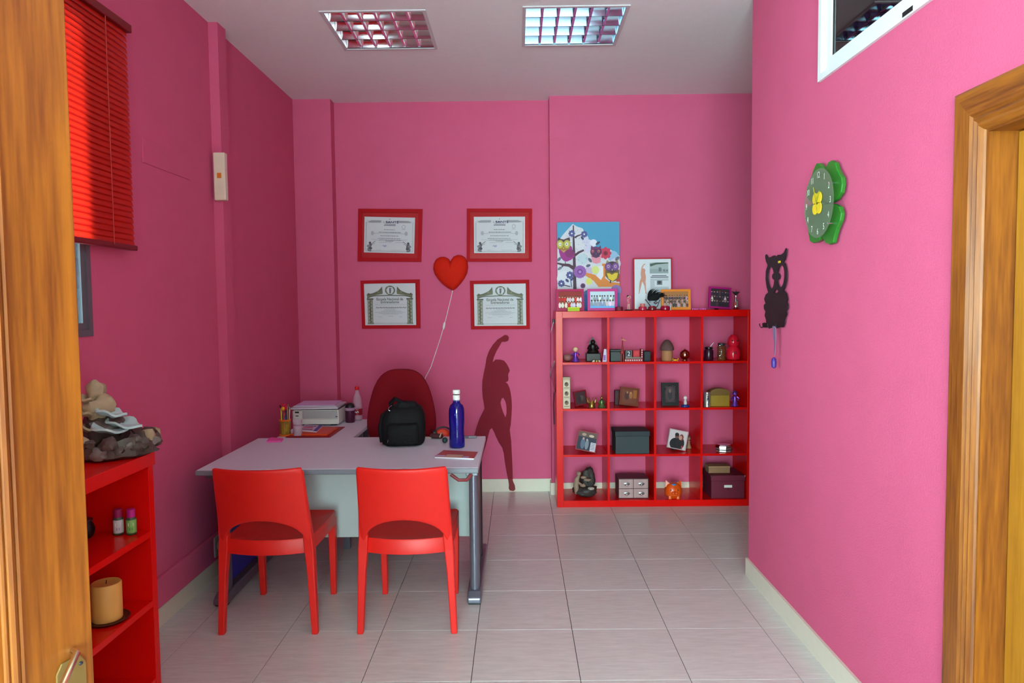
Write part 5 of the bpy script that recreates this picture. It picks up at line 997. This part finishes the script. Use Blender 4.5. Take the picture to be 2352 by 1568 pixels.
# row 2, cube 1
o = simple('beige_tower', 'tall narrow beige box printed with small pictures in the left cube', 'box', 1301, 2, .04); B(-.027, .027, -.027, .027, 0, .225).build('box_body', pc((196, 176, 150)), o, bevel=.002); B(-.028, .028, -.028, .028, .2254, .240).build('lid', pc((176, 156, 130)), o, bevel=.002)
a = Art(lambda x, y, h: Vector((x, -.0276-h, y)))
for k in range(3): z0 = .012+k*.07; a.rect(-.024, z0, .024, z0+.062, (212, 194, 170)); a.ell(0, z0+.034, .016, .018, (120, 90, 70), 10); a.ell(-.004, z0+.04, .007, .009, (60, 44, 40), 8); a.rect(-.02, z0+.004, .02, z0+.010, (130, 104, 84))
a.build('box_print', o)
photo_frame('photo_frame', 'small dark red frame leaning behind the gold crown', spot(1337, 2, .12), .105, .115, .010, (120, 14, 30), lambda a: (a.rect(0, 0, 1, 1, (60, 22, 30)), a.ell(.6, .5, .2, .22, (70, 60, 50)), a.ell(.4, .6, .15, .3, (40, 16, 24))), .15, .25, -.12, .012)
o = simple('crown_candle_holder', 'small gold crown shaped candle holder in the left cube', 'candle holder', 1359, 2, .05); MB().lathe([(.026, 0), (.030, .004), (.026, .012), (.024, .020), (.032, .045), (.029, .045), (.021, .020), (.002, .016)], 20).build('cup', GOLD, o, smooth=True)
for k in range(7): b = 2*PI*k/7+.3; MB().tube([(.029*math.cos(b), .029*math.sin(b), .042), (.034*math.cos(b), .034*math.sin(b), .066)], [.006, .002], 6).ball((.035*math.cos(b), .035*math.sin(b), .072), .005, 8, 6).build('crown_point', GOLD, o, smooth=True)
o = simple('green_figurine', 'small green and gold seated figurine at the right of the left cube', 'figurine', 1382, 2, .05); GG = mat('green_gold', (84, 104, 60), .3, metal=.5, var=.4, vs=50); MB().lathe([(.030, 0), (.032, .006), (.024, .02), (.014, .045), (.016, .058), (.006, .066)], 16).build('body', GG, o, smooth=True); MB().ball((0, 0, .076), .011, 10, 8).build('head', GOLD, o, smooth=True); MB().tube([(0, 0, .084), (0, 0, .102)], [.006, .001], 8).build('topknot', GOLD, o)
for sx in (-1, 1): MB().tube([(sx*.014, 0, .055), (sx*.024, -.006, .038), (sx*.010, -.020, .030)], .005, 7).build('arm', GG, o, smooth=True)
# row 2, cube 2
photo_frame('photo_frame', 'brown wooden frame tilted in the second cube of the second row', spot(1444, 2, .06), .150, .138, .016, (112, 52, 36), lambda a: (a.rect(0, 0, 1, 1, (110, 50, 30)), a.ell(.35, .45, .16, .3, (70, 30, 26)), a.ell(.6, .4, .12, .25, (150, 90, 50)), a.ell(.58, .24, .06, .08, (176, 120, 84)), a.ell(.36, .22, .06, .08, (166, 110, 80)), a.rect(.75, .0, 1, .6, (150, 84, 30))), .20, .12, .13, .016)
o = simple('dark_block', 'dark maroon block behind the brown tilted frame', 'block', 1418, 2, .20); B(-.022, .022, -.02, .02, 0, .115).build('block_body', pc((54, 14, 24)), o, bevel=.003); B(-.018, .018, -.0206, -.0202, .02, .095).build('block_face', pc((70, 20, 30)), o)
# row 2, cube 3
o = photo_frame('photo_frame', 'dark ornate upright frame in the third cube of the second row', spot(1540, 2, .10), .132, .178, .026, (28, 20, 22), lambda a: (a.rect(0, 0, 1, 1, (52, 28, 34)), a.ell(.5, .5, .4, .48, (70, 40, 46)), a.ell(.5, .55, .22, .3, (30, 20, 26)), a.ell(.5, .3, .12, .13, (110, 80, 74))), .10, 0, 0, .018)
for k in range(10): b = 2*PI*k/10; MB().ball((.052*math.cos(b), -.002+.009*math.sin(b)*-1+.008, .089+.074*math.sin(b)), .008, 8, 6).build('carved_knob', mat('dark_pewter', (70, 62, 64), .4, metal=.4), o, smooth=True)
o = simple('bust_figurine', 'small white bust on a blue base in the third cube', 'figurine', 1574, 2, .05); MB().lathe([(.028, 0), (.030, .003), (.028, .014), (.022, .018)], 18, 1.1, 1).build('base', pc((26, 36, 110)), o, smooth=True); MB().lathe([(.010, .0185), (.014, .03), (.010, .048), (.006, .056)], 14).build('torso', pc((206, 196, 196)), o, smooth=True); MB().ball((0, 0, .068), .014, 12, 9, (1, 1, 1.1)).build('head', pc((214, 204, 202)), o, smooth=True); MB().tube([(0, 0, .08), (-.004, 0, .09)], [.006, .002], 6).build('cap_tip', pc((190, 170, 150)), o)
# row 2, cube 4
o = simple('silver_can', 'silver cylindrical can with a dark figure at the left of the right cube', 'can', 1624, 2, .04); SIL = mat('brushed_silver', (190, 182, 182), .3, metal=.8); MB().lathe([(.022, 0), (.025, .003), (.025, .098), (.022, .102)], 22).build('can_body', SIL, o, smooth=True); MB().lathe([(.0225, .1025), (.0245, .104), (.0245, .112), (.02, .113)], 22).build('lid', SIL, o, smooth=True)
a = Art(lambda x, y, h: Vector((.0254*math.sin(x/.0254), -.0254*math.cos(x/.0254)-h, y))); a.ell(.0, .05, .010, .03, (50, 44, 48), 12); a.ell(.0, .082, .006, .008, (50, 44, 48), 10); a.build('can_print', o)
o = simple('yellow_box', 'mustard yellow box with an arched lid in the right cube', 'box', 1650, 2, .10); OCH = mat('mustard_card', (156, 118, 24), .5); B(-.074, .074, -.04, .04, 0, .085).build('box_body', OCH, o, bevel=.003); MB().prism([(-.076, -.042, .0855), (.076, -.042, .0855)]+[(.076*math.cos(t), -.042, .105+.032*math.sin(t)) for t in [PI*i/12 for i in range(13)]], (0, .084, 0)).build('arched_lid', mat('mustard_dark', (120, 84, 30), .5), o); MB().ball((0, -.045, .085), .006, 8, 6).build('clasp', GOLD, o)
o = simple('purple_figurine', 'shiny purple metallic figurine at the right of the right cube', 'figurine', 1688, 2, .06); fig(o, .125, VIO, mat('violet_dark', (84, 50, 130), .3, metal=.5), VIO, .22)
# row 3
o = photo_frame('photo_frame', 'red edged night photo tilted in the left cube of the third row', spot(1343, 3, .06), .155, .150, .006, (150, 14, 24), lambda a: (a.rect(0, 0, 1, 1, (26, 26, 52)), a.rect(0, 0, 1, .28, (96, 66, 60)), a.ell(.3, .15, .12, .08, (170, 140, 120)), a.ell(.7, .18, .14, .07, (196, 170, 150)), a.ell(.3, .66, .12, .3, (84, 96, 120)), a.ell(.52, .68, .1, .28, (120, 124, 136)), a.ell(.3, .38, .06, .07, (170, 140, 130)), a.ell(.5, .42, .05, .06, (180, 150, 140)), a.rect(.72, .52, 1, 1, (206, 198, 212)), *[a.rect(.75, .56+k*.08, .96, .60+k*.08, (120, 112, 130)) for k in range(5)]), .16, -.18, .17, .020)
o = simple('grey_box', 'dark grey cardboard storage box with lid in the second cube', 'storage box', 1449, 3, .10); DG = mat('dark_grey_card', (52, 58, 62), .7); B(-.128, .128, -.075, .13, 0, .135).build('box_body', DG, o, bevel=.003); B(-.132, .132, -.079, .134, .1354, .172).build('lid', mat('dark_grey_lid', (44, 50, 56), .7), o, bevel=.003)
o = photo_frame('photo_frame', 'white photo of an embracing couple, tilted in the third cube', spot(1552, 3, .09), .150, .148, .006, (190, 160, 164), lambda a: (a.rect(0, 0, 1, 1, (206, 186, 190)), a.ell(.44, .75, .36, .34, (22, 16, 22)), a.ell(.66, .68, .26, .34, (28, 20, 26)), a.ell(.44, .3, .12, .15, (110, 66, 60)), a.ell(.43, .22, .12, .1, (30, 18, 20)), a.ell(.66, .36, .11, .14, (180, 120, 110)), a.ell(.7, .34, .13, .18, (130, 60, 56)), a.ell(.65, .37, .09, .12, (196, 140, 126)), a.rect(.78, .8, .84, 1, (190, 60, 70))), .14, .10, -.22+.44, .014)
o = simple('beige_bottle', 'small beige figurine behind the couple photo in the third cube', 'figurine', 1582, 3, .20); fig(o, .105, mat('beige_clay', (150, 110, 84), .6), mat('brown_clay', (110, 70, 54), .6), mat('beige_clay', (150, 110, 84), .6), .2, False)
o = simple('silver_tin', 'low octagonal silver tin in the right cube of the third row', 'tin', 1663, 3, .08); MB().lathe([(.058, 0), (.062, .004), (.062, .030), (.058, .032)], 8, 1, .75).build('tin_body', SIL, o); MB().lathe([(.060, .0325), (.066, .034), (.066, .046), (.055, .056), (.02, .060)], 8, 1, .75).build('lid', CHROME, o); MB().lathe([(.0625, .014), (.0632, .015), (.0632, .020), (.0625, .021)], 8, 1, .75).build('dark_band', DARKMET, o)
# row 4
o = simple('stone_fountain', 'dark stone fountain with pale figures in the bottom left cube', 'fountain', 1338, 4, .13)
STN = mat('dark_mossy_stone', (54, 48, 46), .6, var=.6, vs=30, bump=.5, bs=50); STP = mat('pale_stone_figure', (150, 122, 104), .6, var=.3, vs=30)
rock(MB(), (.02, 0, .045), .085, (1.15, .9, .5), 4., .25).build('stone_base', STN, o, smooth=True); rock(MB(), (.045, .03, .12), .075, (.75, .7, 1.3), 6., .35).build('stone_back', STN, o, smooth=True)
MB().tube([(-.045, -.03, .03), (-.052, -.03, .09), (-.045, -.025, .14), (-.03, -.02, .165)], [.018, .022, .02, .012], 10).build('stone_figure', STP, o, smooth=True); MB().ball((-.030, -.02, .182), .019, 12, 9).build('figure_head', STP, o, smooth=True); MB().tube([(-.04, -.035, .12), (-.01, -.055, .10), (.01, -.05, .105)], .009, 8).build('figure_arm', STP, o, smooth=True)
for k, (x, y, z) in enumerate(((.0, -.055, .098), (.035, -.05, .14), (.06, -.06, .075), (.005, -.03, .155))): rock(MB(), (x, y, z), .020, (1.3, 1, .6), k*2.2, .3, 2).build('stone_step', STP if k != 2 else mat('pale_basin', (176, 170, 160), .4), o, smooth=True)
o = simple('drawer_chest', 'small four drawer striped wooden chest in the bottom row', 'mini chest', 1455, 4, .05)
CH1 = mat('mauve_stripe_wood', (176, 140, 140), .5, var=.35, vs=50, stretch=(1, .02, .02)); cwid = mm(70, 5.28)
B(-cwid/2, cwid/2, 0, .17, 0, .155).build('case', mat('mauve_dark_wood', (84, 42, 52), .5), o, bevel=.002)
for i in range(2):
    for j in range(2):
        x0 = -cwid/2+.005+i*(cwid/2-.003); z0 = .006+j*.074; d_ = B(x0, x0+cwid/2-.007, -.004, 0, z0, z0+.069).build('drawer', CH1, o, bevel=.001)
        cx_ = x0+cwid/4; e = MB().at((cx_, -.0042, z0+.034), (PI/2, 0, 0)); e.lathe([(.020, 0), (.022, .0015), (.018, .003)], 16, 1.1, .6); kid2 = e.build('escutcheon', mat('pewter', (130, 120, 120), .35, metal=.7), o, smooth=True); MB().ball((cx_, -.014, z0+.028), .008, 12, 8).build('knob', CHROME, o, smooth=True)
o = simple('cat_money_box', 'orange cat shaped money box with a blue forehead patch', 'money box', 1546, 4, .06); OC = mat('orange_glaze', (222, 78, 14), .3, var=.06)
MB().add(*blob([(.012, .040, .036, 0, 0), (.022, .058, .05, 0, 0), (.05, .066, .056, 0, 0), (.08, .062, .052, 0, 0), (.105, .048, .04, 0, 0), (.118, .026, .022, 0, 0)], 26, .9, 0)).build('body', OC, o, smooth=True)
for sx in (-1, 1):
    MB().add([(sx*.062, -.01, .085), (sx*.022, -.014, .108), (sx*.040, .016, .098), (sx*.058, -.004, .140)], [(0, 1, 2), (0, 1, 3), (1, 2, 3), (2, 0, 3)]).build('ear', OC, o); MB().ball((sx*.026, -.047, .072), .0055, 8, 6).build('eye', BLACK, o)
    MB().lathe([(.015, 0), (.017, .004), (.014, .03)], 12).at().build('tmp', OC, o).location = Vector((sx*.03, -.03, 0)); MB().ball((sx*.012, -.057, .050), .013, 10, 8).build('cheek', OC, o, smooth=True)
for c_ in o.children:
    if c_.name.startswith('tmp'): c_.name = 'foot'
MB().ball((0, -.062, .060), .006, 8, 6).build('nose', pc((176, 50, 20)), o); MB().ball((0, -.026, .108), .020, 12, 8, (1, .8, .5)).build('blue_patch', pc((70, 130, 180)), o, smooth=True); MB().lathe([(.03, .002), (.036, .012)], 14).build('underside', OC, o, smooth=True)
o = simple('burgundy_box', 'burgundy storage box with white label holder in the bottom right cube', 'storage box', 1668, 4, .07); BU = mat('burgundy_card', (108, 16, 46), .6); hw_ = mm(76, 5.3)/2
B(-hw_, hw_, -.04, .20, 0, .135).build('box_body', BU, o, bevel=.002); B(-hw_-.004, hw_+.004, -.044, .204, .1354, .178).build('lid', BU, o, bevel=.002); B(-.030, .030, -.0475, -.0445, .085+.0, .105).build('label_holder', WHITE, o); B(-.006, .006, -.0475, -.0445, .068, .075).build('pull', CHROME, o)
for sx in (-1, 1): B(sx*hw_-.008+(-.002 if sx > 0 else .0), sx*hw_+.008+(.0 if sx > 0 else .002)-.004*sx, -.0465, -.0445, .166, .178).build('corner_guard', CHROME, o)
q = o.location; o = thing('tan_box', 'flat tan box lying on the burgundy storage box', 'box', (q.x-.045, q.y+.08, q.z+.1786)); B(-.082, .082, -.05, .05, 0, .040).build('box_body', mat('tan_card', (150, 108, 78), .7), o, bevel=.002); B(-.084, .084, -.052, .052, .0404, .054).build('lid', mat('tan_card_lid', (160, 118, 86), .7), o, bevel=.002)
# papers and straps hanging on the left side of the shelving unit
o = thing('hanging_note', 'white note in a black clip on the left side of the red shelving unit', 'note', (SX0-.001, SY0+.20, 1.325)); B(-.014, -.001, -.03, .03, .075, .105).build('clip', BLACK, o, bevel=.002); MB().add([(-.006, -.05, .08), (-.006, .05, .08), (-.024, .05, 0), (-.030, -.05, 0), (-.008, -.05, .08), (-.008, .05, .08), (-.026, .05, 0), (-.032, -.05, 0)], [(0, 1, 2, 3), (4, 5, 6, 7), (0, 3, 7, 4), (1, 2, 6, 5), (2, 3, 7, 6), (0, 1, 5, 4)]).build('paper', PAPER, o)
o = thing('curled_paper', 'curled white sheet taped on the left side of the red shelving unit', 'paper', (SX0-.001, SY0+.20, .86))
vs = [(-.002-.050*math.sin(t*2.2)*(1-t*.3) if t < .45 else -.002-.050*math.sin(.99)*(1-t)/.55, y, .235*(1-t)) for t in [i/8 for i in range(9)] for y in (-.09, .06)]
MB().add(vs, [(2*i, 2*i+1, 2*i+3, 2*i+2) for i in range(8)]).build('sheet', PAPER, o, smooth=True); B(-.004, -.001, -.03, .0, .225, .245).build('tape', pc((222, 206, 170)), o)
o = thing('hanging_strap', 'thin dark strap hanging down the left side of the red shelving unit', 'strap', (SX0-.001, SY0+.22, .60)); MB().tube([(-.006, 0, .24), (-.010, .004, .16), (-.008, -.004, .08), (-.006, 0, 0)], .004, 6).build('strap_band', pc((60, 10, 26)), o, smooth=True); MB().tube([(-.001, 0, .245), (-.012, 0, .245)], .003, 6).build('hook', DARKMET, o)

# ------------------------------------------------------------------ pieces of parts hang under their part
def nest(prefix, child, part):
    for t in [o for o in SC.objects if o.parent is None and o.name.split('.')[0] == prefix]:
        kids = list(t.children); ps = [k for k in kids if k.name.split('.')[0] == part]
        for k in kids:
            if k.name.split('.')[0] == child and ps:
                p = min(ps, key=lambda q: (q.location-k.location).length); k.parent = p; k.location = k.location-p.location
for a in (('drawer_chest', 'escutcheon', 'drawer'), ('drawer_chest', 'knob', 'drawer'), ('open_door', 'lever', 'handle_plate'), ('open_door', 'screw', 'handle_plate'), ('open_door', 'panel_moulding', 'leaf'), ('printer', 'display', 'control_panel'), ('printer', 'button', 'control_panel'), ('printer', 'latch', 'front_door'),
          ('backpack', 'zip_pull', 'front_pocket'), ('backpack', 'snap_hook', 'carry_handle'), ('heart_lamp', 'inline_switch', 'power_cord'), ('office_chair', 'caster', 'star_base_arm'), ('desk', 'floor_glide', 'foot'), ('window_1', 'pane', 'window_sash'), ('window_2', 'pane', 'window_sash'), ('window_2', 'gasket', 'window_sash'), ('window_3', 'pane', 'window_sash'),
          ('water_bottle', 'embossed_rib', 'bottle_body'), ('burgundy_box', 'corner_guard', 'lid'), ('cat_money_box', 'nose', 'body'), ('owl_key_rack', 'pupil', 'owl_plate'), ('clover_clock', 'numeral', 'dial'), ('block_calendar', 'numeral', 'number_block'), ('block_calendar', 'block_border', 'number_block'), ('block_calendar', 'block_mark', 'number_block'), ('soda_bottle', 'label_mark', 'label'), ('small_bottle', 'label_print', 'label')):
    nest(*a)
